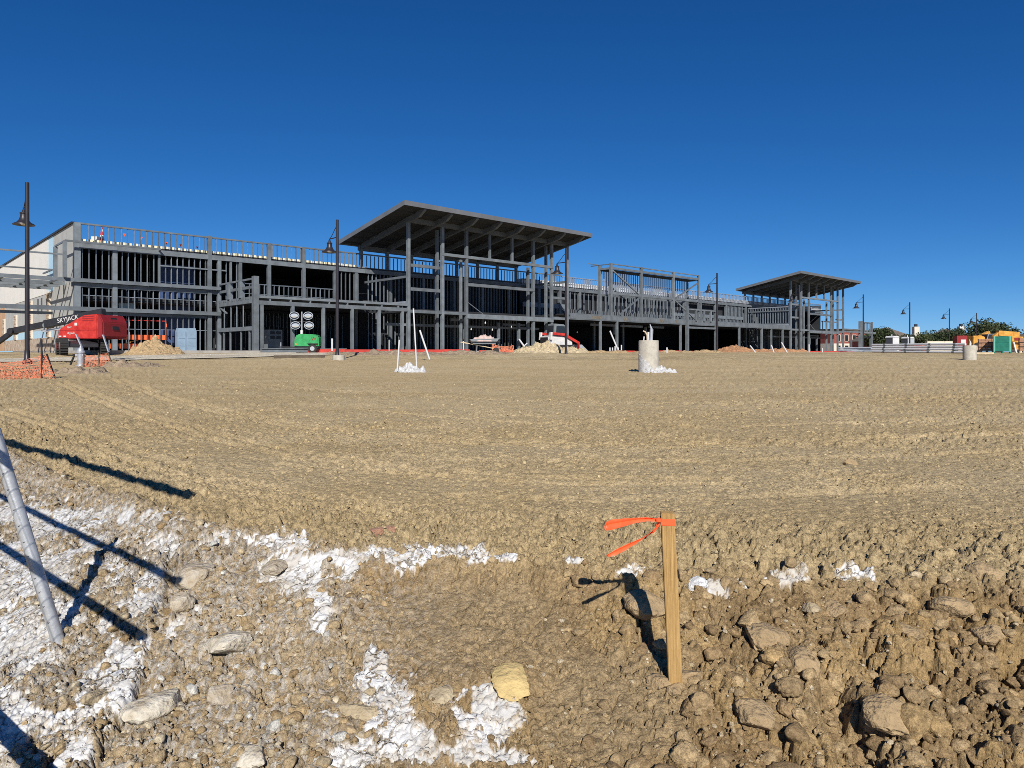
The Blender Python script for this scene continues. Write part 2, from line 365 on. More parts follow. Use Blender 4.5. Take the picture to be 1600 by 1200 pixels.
TRACKS = [[(95, 598), (150, 622), (240, 655), (340, 684), (470, 712), (640, 738), (860, 752), (1150, 752)],
          [(180, 592), (260, 622), (380, 652), (540, 676), (760, 692), (1020, 698), (1320, 690), (1600, 676)],
          [(0, 640), (90, 668), (200, 712), (330, 752), (480, 784), (640, 800)], [(330, 596), (520, 612), (780, 626), (1100, 632), (1400, 626), (1600, 618)],
          [(560, 640), (800, 660), (1100, 668), (1500, 655)], [(1020, 596), (1250, 604), (1600, 600)], [(700, 775), (900, 782), (1150, 778), (1500, 760)], [(860, 722), (1150, 720), (1600, 704)]]
FAN = np.concatenate([-np.geomspace(2.2, .83, 60)[:-1], np.linspace(-.82, .82, 741), np.geomspace(.83, 2.2, 60)[1:]])
def build_ground():
    NX, NY = len(FAN), 850
    q = np.linspace(1 / 1.18, 1 / 34.0, NY); Yr = 1 / q
    a = FAN
    Y = np.repeat(Yr[:, None], NX, 1); X = a[None, :] * Y * (1 + .0 * Y) 
    X = X + .0
    h0, s = base_h(X, Y)
    U = 800 + F * X / Y; V = 550 - F * (h0 - EYE) / Y
    # masks
    bank = sstep(-.10, .12, s)
    rim = np.exp(-(np.clip(s + .35, -9, 9) / .55) ** 2) * (1 - bank)
    wx = (fbm(X * 7, Y * 7, 31, 4) - .5) * 60; wy = (fbm(X * 7, Y * 7, 57, 4) - .5) * 34
    fine = (fbm(X * 45, Y * 45, 77, 3) - .5)
    lime = np.full_like(X, -1.0)
    near = Y < 6.5
    for (u, v, ru, rv) in LIME:
        amt = (1.45 if u < 330 else 1.7) if u < 860 else 1.0
        d = ((U + wx - u) / ru) ** 2 + ((V + wy - v) / rv) ** 2
        lime = np.maximum(lime, np.where(near, np.clip(amt - d, -1.0, 2), -1.0))
    for (u, v, ru, rv) in HOLES:
        d = ((U + wx - u) / ru) ** 2 + ((V + wy - v) / rv) ** 2
        lime = np.where(d < 1.3, np.minimum(lime, (d - .5) * .9), lime)
    lime = lime + 1.1 * fine + .5 * (fbm(X * 16, Y * 16, 91, 3) - .5)
    lx_ = X + .06 * (fbm(X * 10, Y * 10, 151, 4, .6) - .5) * 2; ly_ = Y + .06 * (fbm(X * 10, Y * 10, 152, 4, .6) - .5) * 2
    l1, l2, lc = worley(lx_ * 8.5, ly_ * 8.5, 153)
    lime = lime - (.55 + .5 * (U < 330)) * sstep(.09, .0, l2 - l1) - .9 * (lc < .08 + .14 * (U < 330)) - .25 * sstep(.55, .7, fbm(X * 30, Y * 30, 155, 3))
    lime = lime + .6 * (fbm(X * 130, Y * 130, 157, 3, .6) - .5) + .6 * (fbm(X * 38, Y * 38, 158, 3) - .5)
    lime = sstep(.30, .56, lime) * (1 - .6 * sstep(.63, .74, fbm(X * 70, Y * 70, 159, 3, .6)))
    spk = fbm(X * 90, Y * 90, 131, 2)                                    # lime dust and chips left of the stake
    dust = sstep(820, 350, U) * bank * sstep(.44, .62, spk + .16 * (fbm(X * 6, Y * 6, 5, 3) - .5)) * near
    crackm = np.zeros_like(X); crackd = np.zeros_like(X)
    for (p, c, w, dep) in CRACKS:
        px, py = p; cx, cy = c; dx, dy = cx - px, cy - py
        uu = U + wx * .35; vv = V + wy * .5
        t = np.clip(((uu - px) * dx + (vv - py) * dy) / (dx * dx + dy * dy), 0, 1)
        d = np.hypot(uu - px - t * dx, (vv - py - t * dy) * 1.2) / w
        k = sstep(1.5, .35, d) * near
        crackm = np.maximum(crackm, k); crackd = np.maximum(crackd, k * dep)
    lime = lime * (1 - sstep(.5, .9, crackm))
    smooth_slab = sstep(1.25, .6, np.hypot((U + wx - 740) / 170, (V + wy - 985) / 95)) + sstep(1.2, .6, np.hypot((U + wx - 960) / 130, (V + wy - 1110) / 110))
    smooth_slab = np.clip(smooth_slab, 0, 1) * bank
    right = sstep(860, 1020, U) * bank
    rough = bank * (1 - .88 * smooth_slab) * (1 - .8 * lime)
    # relief
    def warp(f, a, sd, o=4): return X + a * (fbm(X * f, Y * f, sd, o, .6) - .5) * 2, Y + a * (fbm(X * f + 7, Y * f, sd + 1, o, .6) - .5) * 2
    ax_, ay_ = warp(7, .10, 3); bx_, by_ = warp(14, .035, 13); cx_, cy_ = warp(40, .010, 33, 3)
    f1, f2, c1, t1 = worley_t(ax_ * 5.2, ay_ * 5.2, 21)
    g1, g2, c2, t2 = worley_t(bx_ * 14, by_ * 14, 22)
    k1, k2, c3, t3 = worley_t(cx_ * 38, cy_ * 38, 23)
    e1, e2, c4, t4 = worley_t(X * 85, Y * 85, 24)
    big = (1 - (1 - np.clip((f2 - f1) / .62, 0, 1)) ** 2.2) * (.45 + .6 * c1 + .9 * t1)
    med = (1 - (1 - np.clip((g2 - g1) / .6, 0, 1)) ** 2) * (.25 + .9 * c2 + .8 * t2)
    sml = (1 - (1 - np.clip((k2 - k1) / .6, 0, 1)) ** 2) * (.2 + c3 + .6 * t3)
    tin = (1 - np.clip(e1 * 1.2, 0, 1) ** 2) * (.2 + c4)
    fb = fbm(X * 3.1, Y * 3.1, 8, 5) - .5
    crumb = fbm(X * 22, Y * 22, 81, 5, .62) - .5
    gap = np.clip(sstep(.055, .0, f2 - f1) * (c1 > .25) + .7 * sstep(.06, .0, g2 - g1) * (c2 > .3), 0, 1)
    ridge = 1 - np.abs(2 * fbm(X * 13, Y * 13, 85, 4, .6) - 1) * 2.6
    fis = sstep(.78, 1.0, ridge)
    hh = rough * (.036 * big * (.6 + .6 * right) + .018 * med * (.45 + .75 * right) + .0085 * sml + .0025 * tin + .10 * fb + .026 * crumb - .036 * gap - .018 * fis) - .016 * right * rough
    hh += smooth_slab * (-.018 * fis * (fb > -.1) + .012 * fb + .003 * med - .012 * sstep(.05, .0, f2 - f1) + .003 * sml + .002 * tin + .007 * crumb)
    hh += lime * bank * (.009 * (lc - .3) + .005 * sstep(0, .10, l2 - l1) + .004 + .030 * fb + .0035 * sml - .006 * sstep(.05, 0, k2 - k1) + .001 * tin + .006 * crumb)
    hh += rim * (.024 * med + .010 * sml * (c3 > .3) + .003 * tin + .03 * (fbm(X * 5, Y * 5, 40, 4) - .5) + .04 * crumb - .016 * gap)
    padm = (1 - bank)
    dist = np.clip(Y / 9, .35, 2.2)
    tr = fbm(X * .35 + Y * .22, Y * 3.4 - X * .2, 61, 4)               # grader and tyre streaks
    trk = np.zeros_like(X); trc = np.zeros_like(X)
    for pl in TRACKS:
        w_ = [gpix(*q_) for q_ in pl]
        for off_ in (-.09, .09) if len(pl) > 5 else (0.0,):
            for p_, q2 in zip(w_, w_[1:]):
                dx, dy = q2[0] - p_[0], q2[1] - p_[1]; ln = math.hypot(dx, dy); nx_, ny_ = -dy / ln, dx / ln
                tt = ((X - p_[0]) * dx + (Y - p_[1]) * dy) / (ln * ln)
                dd = np.abs((X - p_[0]) * nx_ + (Y - p_[1]) * ny_ - off_ + .05 * (fbm(X * 2, Y * 2, 171, 3) - .5))
                on = (tt > -.02) & (tt < 1.02)
                wd = .055
                trk = np.where(on & (dd < 3 * wd), np.minimum(trk, -np.exp(-(dd / wd) ** 2)), trk) + np.where(on & (dd > wd) & (dd < 3 * wd), .35 * np.exp(-((dd - 1.7 * wd) / (.5 * wd)) ** 2), 0)
                trc = np.maximum(trc, on * np.exp(-(dd / (wd * 1.6)) ** 2))
    hh += padm * np.clip(trk, -1, .5) * .016 * (.5 + fbm(X * 9, Y * 9, 173, 3)) * np.clip(Y / 4.5, .8, 2.5)
    padamt = .35 + 1.0 * sstep(.40, .60, fbm(X * .9, Y * 1.6, 64, 4))
    far_c = fbm(X * 9, Y * 9, 83, 4, .6) - .5
    pits = sstep(.60, .74, fbm(X * 34, Y * 34, 87, 3, .55)) * (.25 + .75 * sstep(.45, .62, fbm(X * 1.1 + 3, Y * 2.2, 88, 4)) + .5 * trc)
    pitf = sstep(.60, .74, fbm(X * 13, Y * 13, 89, 3, .55)) * sstep(3, 7, Y) * (.3 + .7 * sstep(.45, .62, fbm(X * .6 + 3, Y * 1.4, 90, 4)) + .5 * trc)
    hh -= padm * (.013 * pits + .026 * pitf)
    hh += padm * ((.005 * sml * (c3 > .3) + .003 * tin + .016 * med * (c2 > .66)) * padamt * np.sqrt(dist) + .034 * crumb * padamt + .035 * far_c * sstep(3, 8, Y) * padamt + .014 * (fbm(X * 1.6, Y * 1.6, 66, 4) - .5) + .018 * (tr - .5) * np.clip(dist, 0, 1.4))
    hh -= crackd * .75
    Z = h0 + hh
    # colour of the material itself
    n1 = fbm(X * 2.2, Y * 2.2, 101, 4); n2 = fbm(X * .5, Y * 1.4, 102, 4); n3 = fbm(X * 12, Y * 12, 103, 3)
    def mix(a_, b_, t): return a_ + (b_ - a_) * t[..., None]
    padc = mix(np.array([.440, .335, .185]), np.array([.480, .373, .216]), sstep(.35, .65, n2))
    padc = mix(padc, np.array([.45, .335, .175]), .4 * sstep(.58, .75, n1))
    padc = padc * (1 + .07 * (tr - .5) * 2)[..., None] * (1 + .03 * trc)[..., None]
    bankc = mix(np.array([.270, .180, .088]), np.array([.415, .298, .158]), sstep(.3, .7, n1 * .6 + n3 * .4))
    bankc = mix(bankc, np.array([.43, .295, .135]), .55 * sstep(.62, .8, c1) * rough)
    bankc = mix(bankc, np.array([.385, .285, .160]), .8 * smooth_slab)
    leftm = sstep(620, 480, U) * bank
    bankc = mix(bankc, np.array([.46, .37, .25]), .6 * leftm)
    colr = mix(padc, bankc, bank)
    colr = mix(colr, np.array([.58, .57, .54]), np.clip(.55 * dust, 0, 1))
    limec = mix(np.array([.52, .51, .485]), np.array([.62, .62, .61]), sstep(.35, .6, n3)); limec = mix(limec, np.array([.44, .39, .31]), .5 * sstep(.52, .7, fbm(X * 19, Y * 19, 161, 4)))
    colr = mix(colr, limec, lime * .97)
    co = np.stack([X, Y, Z], -1).reshape(-1, 3).astype(np.float32)
    idx = np.arange(NX * NY).reshape(NY, NX)
    quads = np.stack([idx[:-1, :-1], idx[:-1, 1:], idx[1:, 1:], idx[1:, :-1]], -1).reshape(-1, 4)
    o = np_mesh('bare_soil_ground', co, quads, np.concatenate([colr, lime[..., None]], -1).reshape(-1, 4), M['soil'])
    tag(o, kind='structure')
    return X, Y, Z, bank, lime, U, V

def np_mesh(name, co, faces, colr, m, smooth=True):
    k = faces.shape[1]; me = bpy.data.meshes.new(name)
    me.vertices.add(len(co)); me.vertices.foreach_set('co', co.astype(np.float32).ravel())
    me.loops.add(faces.size); me.loops.foreach_set('vertex_index', faces.astype(np.int32).ravel())
    me.polygons.add(len(faces)); me.polygons.foreach_set('loop_start', np.arange(0, faces.size, k, dtype=np.int32))
    me.polygons.foreach_set('use_smooth', np.full(len(faces), smooth))
    me.update(calc_edges=True)
    if colr is not None:
        ca = me.color_attributes.new('col', 'FLOAT_COLOR', 'POINT')
        ca.data.foreach_set('color', (colr if colr.shape[1] == 4 else np.concatenate([colr, np.zeros((len(co), 1))], 1)).astype(np.float32).ravel())
    me.materials.append(m)
    o = bpy.data.objects.new(name, me); COL.objects.link(o); return o

GX, GY, GZ, GBANK, GLIME, GU, GV = build_ground()
def surf(x, y):
    """height of the near ground with its relief"""
    NY, NX = GX.shape
    q = 1 / np.asarray(y, float); fi = (1 / 1.18 - q) / (1 / 1.18 - 1 / 34.0) * (NY - 1); fj = np.interp(np.asarray(x, float) / np.asarray(y, float), FAN, np.arange(NX))
    i = np.clip(np.round(fi).astype(int), 0, NY - 1); j = np.clip(np.round(fj).astype(int), 0, NX - 1)
    return GZ[i, j], i, j

# far sheet of ground, out to the horizon, just under the near sheet
def far_ground():
    ys = np.concatenate([np.linspace(-60, 0, 7), np.linspace(.6, 34, 60), np.geomspace(35, 1600, 90)])
    xs = np.concatenate([-np.geomspace(90, 1500, 20)[::-1], np.linspace(-85, 160, 246), np.geomspace(165, 1500, 20)])
    X, Y = np.meshgrid(xs, ys)
    h, s = base_h(X, Y)
    h = np.where((Y < 33.5) & (np.abs(X) < np.abs(Y) * 2.18), h - .14, h - .002) + .05 * (fbm(X * .4, Y * .4, 4, 3) - .5) * sstep(33, 36, Y)
    n2 = fbm(X * .10 + 3, Y * .3, 9, 4); n1 = fbm(X * .5, Y * .5, 10, 3)
    c = np.array([.43, .33, .185]) + (np.array([.48, .38, .225]) - np.array([.43, .33, .185])) * sstep(.35, .65, n2)[..., None]
    c = c * (1 + .25 * (n1 - .5))[..., None]
    NY, NX = X.shape; idx = np.arange(NX * NY).reshape(NY, NX)
    quads = np.stack([idx[:-1, :-1], idx[:-1, 1:], idx[1:, 1:], idx[1:, :-1]], -1).reshape(-1, 4)
    o = np_mesh('terrain', np.stack([X, Y, h], -1).reshape(-1, 3), quads, c.reshape(-1, 3), M['soil_far'])
    tag(o, kind='structure')
far_ground()

# ------------------------------------------------------------------ building frame: t along the facade, d towards the viewer, z above its slab
P0 = Vector((-29.4, 47.0, EYE + .1)); AX = R(43)
U2 = Vector((math.cos(AX), math.sin(AX), 0)); N2 = Vector((math.sin(AX), -math.cos(AX), 0))
def bw(t, d, z=None):
    p = P0 + U2 * t + N2 * d
    return (p.x, p.y, (gh(p.x, p.y) if z is None else P0.z + z))
BLD = thing('unfinished_building', 'long two-storey steel-framed building under construction with two tilted entrance canopies', 'building', P0, AX)
_e = [0]
def bx(name, t0, t1, d0, d1, z0, z1, m='steel', parent=None, label=None):
    _e[0] += 1; e = .0007 * (_e[0] % 7)
    o = MB().box(t0 - e, t1 + e, -d1 - e, -d0 + e, z0 - e, z1 + e).build(name, M[m], parent or BLD)
    if label: o['label'] = label
    return o
def column(t, d, z0, z1, w=.26, m='steel', name='column', parent=None):
    return bx(name, t - w / 2, t + w / 2, d - w / 2, d + w / 2, z0, z1, m, parent)
def beam(t0, t1, d, z0, z1, w=.2, m='steel', name='beam', parent=None):
    return bx(name, t0, t1, d - w / 2, d + w / 2, z0, z1, m, parent)
def xbeam(t, d0, d1, z0, z1, w=.2, m='steel', name='cross_beam'):
    return bx(name, t - w / 2, t + w / 2, d0, d1, z0, z1, m)
def rod(name, p, q, w, m='steel'):
    return MB().bar((p[0], -p[1], p[2]), (q[0], -q[1], q[2]), w).build(name, M[m], BLD)
_studm = {}
def stud(t, d, z0, z1, m='stud', name='wall_stud', w=.05, dep=.14):
    key = (round(z1 - z0, 3), m, w, dep, name)
    if key not in _studm: _studm[key] = MB().box(-w / 2, w / 2, -dep / 2, dep / 2, 0, z1 - z0).mesh(name, M[m])
    o = link(name, _studm[key], BLD); o.location = (t, -d, z0); return o
def stud_rows(rows, name, m='stud', w=.05, dep=.12):
    mb = MB()
    for (t0, t1, sp, d, z0, z1) in rows:
        t = t0
        while t <= t1 + 1e-6:
            mb.box(t - w / 2, t + w / 2, -d - dep / 2, -d + dep / 2, z0, z1); t += sp
    o = mb.build(name, M[m], BLD); o['kind'] = 'stuff'; return o
SP = .4064
def frange(a, b, s):
    while a <= b + 1e-6:
        yield a; a += s

# slabs, roof, interior
bx('floor_slab', -.2, 124, -26, 7.2, -.35, 0.0, 'slab')
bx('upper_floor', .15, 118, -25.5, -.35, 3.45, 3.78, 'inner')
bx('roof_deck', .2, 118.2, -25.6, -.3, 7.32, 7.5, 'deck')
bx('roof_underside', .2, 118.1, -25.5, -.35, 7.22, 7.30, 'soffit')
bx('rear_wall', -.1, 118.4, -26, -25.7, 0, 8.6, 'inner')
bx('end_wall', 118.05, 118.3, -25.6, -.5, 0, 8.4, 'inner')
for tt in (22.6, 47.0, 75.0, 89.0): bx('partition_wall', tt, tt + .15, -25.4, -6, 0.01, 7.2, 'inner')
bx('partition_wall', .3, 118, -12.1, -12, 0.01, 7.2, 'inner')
# parapets
for tt in frange(.25, 22.0, SP): stud(tt, .02, 7.42, 8.58, 'stud', 'parapet_stud', .045, .09)
stud_rows([(22.4, 47.8, SP, .02, 7.42, 8.52), (111.5, 117.5, SP, .02, 7.42, 8.5)], 'parapet_framing', 'stud', .045, .09)
stud_rows([(48.2, 111, SP, .02, 7.42, 8.52)], 'bright_parapet_framing', 'stud_bright', .06, .09)
beam(.1, 47.9, .02, 8.56, 8.66, .16, 'steel', 'parapet_rail'); beam(47.95, 118, .02, 8.51, 8.58, .16, 'stud_bright', 'parapet_rail')
beam(.1, 22.2, .04, 6.92, 7.28, .24, 'steel', 'roof_beam'); beam(22.25, 47.9, .04, 6.92, 7.28, .24, 'steel', 'roof_beam'); beam(47.95, 118, .04, 6.92, 7.26, .24, 'steel', 'roof_beam')
beam(.2, 41.8, -.22, 7.28, 7.42, .2, 'black', 'roof_edge')
bt = MB().box(-.15, .15, -.07, .07, 0, .17).mesh('roof_insulation', M['batt'])
for tt in frange(.6, 21.6, SP):
    o = link('roof_insulation', bt, BLD); o.location = (tt - .2 + random.uniform(-.02, .02), .16, 7.44 + random.uniform(-.01, .01))
bx('white_roof_edge', 41.9, 118, -1.2, -.2, 7.46, 7.78, 'white_deck')
mb = MB()
for tt in frange(42, 117.5, .35): mb.box(tt, tt + .16, .10, 1.2, 7.79, 7.93)
mb.build('roof_corrugation', M['white_deck'], BLD)['kind'] = 'stuff'
# rooftop bits
for k in range(2):
    pass

# ---- left wing, t 0 .. 9.4
column(0.02, -.05, 0, 8.64, .36); column(2.27, .02, 0, 7.2, .29); column(8.7, .02, 0, 8.72, .29); column(9.42, .02, 0, 7.0, .26)
column(5.15, .03, 4.9, 6.95, .14)
beam(-9, 9.42, .32, 2.68, 2.95, .14); beam(-9, 9.42, .34, 4.62, 4.86, .14); beam(-.3, 9.3, -.02, 4.32, 4.60, .22)
beam(.2, 8.6, -.03, 2.45, 2.66, .12)
beam(5.2, 9.9, .06, 6.12, 6.22, .12); 
for (z0, z1) in ((0.02, 2.44), (2.96, 4.30), (4.88, 6.90)):
    for tt in frange(.32, 9.2, SP): stud(tt + random.uniform(-.02, .02), -.06, z0, z1)
for z in (1.5, 3.75): beam(.2, 9.2, -.07, z, z + .04, .05, 'stud', 'bridging_strip')
for k, tt in enumerate(frange(-8.4, 9.0, 1.45)):
    xbeam(tt, -.6 if tt > 0 else -8.5, .28, 4.66, 4.8, .1, 'steel', 'lookout')
for d in (-2.4, -4.6, -7.2): beam(-9, -.25, d, 4.58, 4.82, .14)
beam(-9, -.25, -6.8, 2.7, 2.9, .14)
# awning frame round the corner
beam(-.8, 5.1, .62, 7.22, 7.34, .09, 'steel', 'awning_rail'); xbeam(-.8, -2.6, .58, 7.2, 7.31, .09, 'steel', 'awning_rail'); xbeam(5.1, .05, .6, 7.2, 7.31, .09, 'steel', 'awning_rail')
column(-.8, .62, 4.86, 7.22, .22, 'steel', 'awning_post'); column(-.8, -2.5, 4.84, 7.2, .22, 'steel', 'awning_post')
beam(-9, -.9, .55, 6.30, 6.40, .08, 'steel', 'awning_rail'); beam(-9, -.4, -6.0, 5.9, 6.0, .08, 'steel', 'awning_rail'); xbeam(-.4, -9.5, -6.05, 5.9, 6.0, .08, 'steel', 'awning_rail')
# gable end
bx('gable_wall', -.16, -.02, -7.0, .12, 0, 8.62, 'board_grey', label='grey board at the corner of the gable wall')
bx('gable_wall', -.17, -.03, -8.8, -7.02, 4.5, 8.61, 'board_blue', label='pale blue strip of the gable wall')
bx('gable_wall', -.18, -.02, -38, -8.82, 4.4, 8.60, 'board_white', label='white upper gable wall')
bx('gable_wall', -.15, -.02, -31, -7.02, 1.6, 4.48, 'board_grey', label='grey lower gable wall')
bx('gable_wall', -.16, -.03, -31, -7.02, 1.0, 1.6, 'board_blue', label='pale blue band above the stone base')
bx('gable_wall', -.24, -.04, -31, -7.02, 0, 1.0, 'stone_or', label='rubble stone base of the gable wall')
bx('gable_wall', -.17, -.02, -38, -31.02, 0, 4.38, 'board_tan', label='tan end of the gable wall')
bx('gable_coping', -.3, .1, -38, -.2, 8.64, 8.72, 'black')
for d, w, z1 in ((-8.3, .9, 4.45), (-16, 1.1, 4.2), (-24, 1.2, 3.3), (-31.2, 1.0, 3.2)):
    root = bx('stone_pilaster', -.30, -.17, d - w / 2, d + w / 2, 1.02, z1, 'limewall')
    mb = MB(); z = 1.04
    while z < z1 - .1:
        dd = d - w / 2 + .02
        hh = random.uniform(.14, .24)
        while dd < d + w / 2 - .1:
            ww = random.uniform(.2, .45); mb.box(-.33 - random.uniform(0, .04), -.28, -min(dd + ww, d + w / 2) + .015, -dd, z, min(z + hh, z1) - .02); dd += ww
        z += hh
    mb.build('stone_facing', M['stone_or'], root)['kind'] = 'stuff'
for d in (-11.6, -13.2): bx('slot_window', -.19, -.14, d - .18, d + .18, 3.0, 4.2, 'glass')
# blue membrane and stores inside
bx('blue_membrane', 5.9, 8.5, -2.5, -2.4, .4, 6.6, 'blue_sheet')
bx('blue_membrane', 2.9, 4.0, -1.6, -1.5, 2.9, 3.8, 'board_blue')

# ---- arcade, t 9.4 .. 22
def arcade(t0, t1, posts, brackets=True, rusty=False):
    beam(t0, t1, 6.8, 3.22, 3.50, .24, 'steel', 'arcade_beam')
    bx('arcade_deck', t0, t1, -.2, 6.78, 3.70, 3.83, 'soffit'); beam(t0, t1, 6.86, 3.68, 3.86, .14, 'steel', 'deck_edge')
    if brackets:
        for tt in frange(t0 + .9, t1 - .3, 1.53): xbeam(tt, 5.4, 6.9, 3.50, 3.69, .1, 'steel', 'deck_bracket')
    for tt in posts: column(tt, 6.8, 0, 3.22, .22, 'steel', 'arcade_post')
arcade(9.55, 22.2, (9.85, 12.15, 14.57, 17.0, 19.4, 21.6))
column(9.42, 6.8, 0, 5.18, .36, 'steel'); 
xbeam(9.42, .1, 6.7, 4.98, 5.1, .12, 'steel', 'balcony_rail'); xbeam(9.42, .1, 6.7, 4.36, 4.56, .10, 'steel', 'balcony_rail')
for d in (2.2, 4.4): column(9.42, d, 3.8, 4.97, .34, 'steel', 'balcony_post')
xbeam(9.42, .1, 6.7, 3.34, 3.62, .16, 'steel', 'balcony_edge')
mb = MB()
for d in frange(.3, 6.5, .42): mb.box(9.32, 9.5, -d - .12, -d + .1, 3.63, 3.80)
mb.build('balcony_dentils', M['steel'], BLD)['kind'] = 'stuff'
xbeam(9.42, .15, 6.6, 1.42, 1.70, .2, 'steel'); rod('steel_brace', (9.42, .2, 3.3), (9.42, 1.6, 2.8), .1)
for d in (1.0, 2.3, 4.3, 5.8): stud(9.42, d, .02, 1.42, 'steel', 'wall_stud', .1, .12)
for d in (1.0, 2.3, 3.4, 4.6): stud(9.46, d, 1.7, 3.3, 'stud', 'wall_stud', .06, .08)
for tt, w in ((10.3, .16), (11.05, .22), (13.37, .27), (16.35, .27), (19.2, .20)):
    column(tt, .02, 3.84, 8.66 if w > .25 else 6.92, w)
for tt in frange(11.4, 19.1, SP): stud(tt, -.04, 3.86, 5.26)
beam(11.2, 19.15, -.04, 5.26, 5.34, .12, 'stud', 'sill_track'); beam(11.2, 19.15, -.05, 4.5, 4.53, .06, 'stud', 'bridging_strip')
for tt in frange(19.5, 21.9, SP): stud(tt, -.04, 3.86, 6.9)
for tt in frange(9.6, 11.0, SP): stud(tt, -.1, 3.86, 6.9)
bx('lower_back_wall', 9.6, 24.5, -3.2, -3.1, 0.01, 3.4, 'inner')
stud_rows([(9.8, 21.8, SP, -2.9, 0.02, 3.2)], 'arcade_wall_framing', 'stud')
stud_rows([(11, 21, .3, -2.6, 2.0, 3.0)], 'high_wall_framing', 'stud', .04)
mb = MB()
for tt in frange(.6, 9, .8): mb.box(tt, tt + .05, 3.2, 3.3, 0.02, 6.8)
mb.build('inner_framing', M['stud'], BLD)['kind'] = 'stuff'

# ---- entrance canopies
def canopy(o):
    SL = .187; D0, D1 = -1.0, 9.3; T0, T1 = 20.13 + o, 42.45 + o
    zb = lambda d: 11.32 + SL * (d - 9.3)
    def sloped(mb, t0, t1, d0, d1, lo, hi):
        vs = []
        for d in (d0, d1):
            for z in (lo, hi):
                for t in (t0, t1): vs.append((t, -d, zb(d) + z))
        mb.add(vs, [(0, 1, 3, 2), (4, 6, 7, 5), (0, 4, 5, 1), (2, 3, 7, 6), (0, 2, 6, 4), (1, 5, 7, 3)]); return mb
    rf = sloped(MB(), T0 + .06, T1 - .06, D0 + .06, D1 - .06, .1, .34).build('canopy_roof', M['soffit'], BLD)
    for (a, b, c, d) in ((T0, T1, D1 - .05, D1), (T0, T1, D0, D0 + .05), (T0, T0 + .05, D0 + .05, D1 - .05), (T1 - .05, T1, D0 + .05, D1 - .05)):
        sloped(MB(), a, b, c, d, 0, .37).build('fascia', M['fascia'], rf)
    sloped(MB(), T0 + .05, T1 - .05, D0 + .05, D1 - .05, .345, .36).build('roof_sheet', M['deck'], rf)
    for k in range(8):
        t = 22.2 + o + k * 2.735
        vs = []
        for (d, lo, hi) in ((-1.0, -.34, .1), (8.45, -.38, .1), (9.16, -.10, .1)):
            for tt in (t - .12, t + .12): vs += [(tt, -d, zb(d) + lo), (tt, -d, zb(d) + hi)]
        fs = [(0, 1, 3, 2), (8, 10, 11, 9)]
        for s in (0, 4): fs += [(s, s + 4, s + 5, s + 1), (s + 2, s + 3, s + 7, s + 6), (s, s + 2, s + 6, s + 4), (s + 1, s + 5, s + 7, s + 3)]
        MB().add(vs, fs).build('rafter', M['steel_shaded'], rf)
    for d in (-.4, 1.0, 2.4, 3.8, 5.2, 7.9): sloped(MB(), T0 + .1, T1 - .1, d - .05, d + .05, -.0, .1).build('purlin', M['soffit'], rf)
    sloped(MB(), 22.0 + o, 41.6 + o, 6.7, 6.9, -.28, .09).build('ridge_beam', M['steel_shaded'], rf)
    sloped(MB(), 22.0 + o, 41.6 + o, -.7, -.5, -.45, -.02).build('ridge_beam', M['steel_shaded'], rf)
    ts = [22.2, 25.7, 28.35, 31.07, 33.86, 36.65, 39.2, 41.45]
    top = zb(6.8) - .28
    for k, t in enumerate(ts):
        short = k in (3, 4)
        column(t + o, 6.8, 8.36 if short else 0, top, .25 if not short else .2, 'steel', 'canopy_post')
    for t, z1 in ((25.72, zb(6.05) - .28), (28.33, 8.1), (36.7, 8.1), (39.2, zb(6.05) - .28)): column(t + o, 6.02, 0, z1, .22, 'steel', 'canopy_post')
    for k in range(8): column(22.2 + o + k * 2.735, -.6, 7.5, zb(-.6) - .3, .24, 'steel', 'canopy_post')
    beam(25.6 + o, 39.3 + o, 6.83, 8.14, 8.38, .26, 'steel'); beam(28.35 + o, 36.7 + o, 6.83, 5.72, 5.98, .26, 'steel')
    beam(28.35 + o, 39.3 + o, 6.85, 2.86, 3.28, .28, 'steel', 'entrance_beam'); beam(22.2 + o, 28.3 + o, 6.82, 3.14, 3.38, .2, 'steel'); beam(39.3 + o, 41.5 + o, 6.82, 3.12, 3.36, .2, 'steel')
    beam(22.3 + o, 25.7 + o, 6.5, 6.98, 7.22, .2, 'steel'); beam(22.3 + o, 25.7 + o, 6.5, 5.0, 5.26, .2, 'steel'); beam(39.2 + o, 41.5 + o, 6.5, 5.2, 5.42, .2, 'steel')
    xbeam(22.22 + o, .1, 6.65, 6.02, 6.2, .16, 'steel'); xbeam(22.24 + o, .1, 6.65, 3.9, 4.1, .16, 'stud_bright'); xbeam(41.5 + o, .1, 6.65, 6.9, 7.1, .16, 'steel')
    beam(22.4 + o, 41.2 + o, 3.0, 2.2, 2.42, .2, 'steel'); 
    for t in (30.3, 34.5, 37.2): column(t + o, 4.2, 0, 2.75, .22, 'steel'); 
    beam(28.6 + o, 30.5 + o, 4.2, 2.74, 2.96, .2); beam(35.2 + o, 38.2 + o, 4.0, 2.5, 2.7, .2)
    bx('entrance_deck', 24 + o, 41.4 + o, 0, 5.7, 3.40, 3.55, 'soffit')
    rod('steel_brace', (28.4 + o, 6.9, 4.3), (30.2 + o, 6.9, 3.3), .06)
    for t in (21.3, 24.9, 28.6, 32.3, 36.0, 39.7): column(t + o, .02, 0, 6.92, .24)
    if o == 0:
        for tt in frange(22.6, 41.0, SP): stud(tt, -.05, 3.86, 6.9, 'stud', 'wall_stud')
        stud_rows([(22.6, 41.2, SP, -.05, .02, 3.4)], 'entrance_wall_framing', 'stud')
    else:
        stud_rows([(22.6 + o, 41.2 + o, SP, -.05, .02, 3.4), (22.6 + o, 41.2 + o, SP, -.05, 3.86, 6.9)], 'entrance_wall_framing', 'stud')
    bx('entrance_back_wall', 23 + o, 41 + o, -2.4, -2.3, .01, 7.1, 'inner')
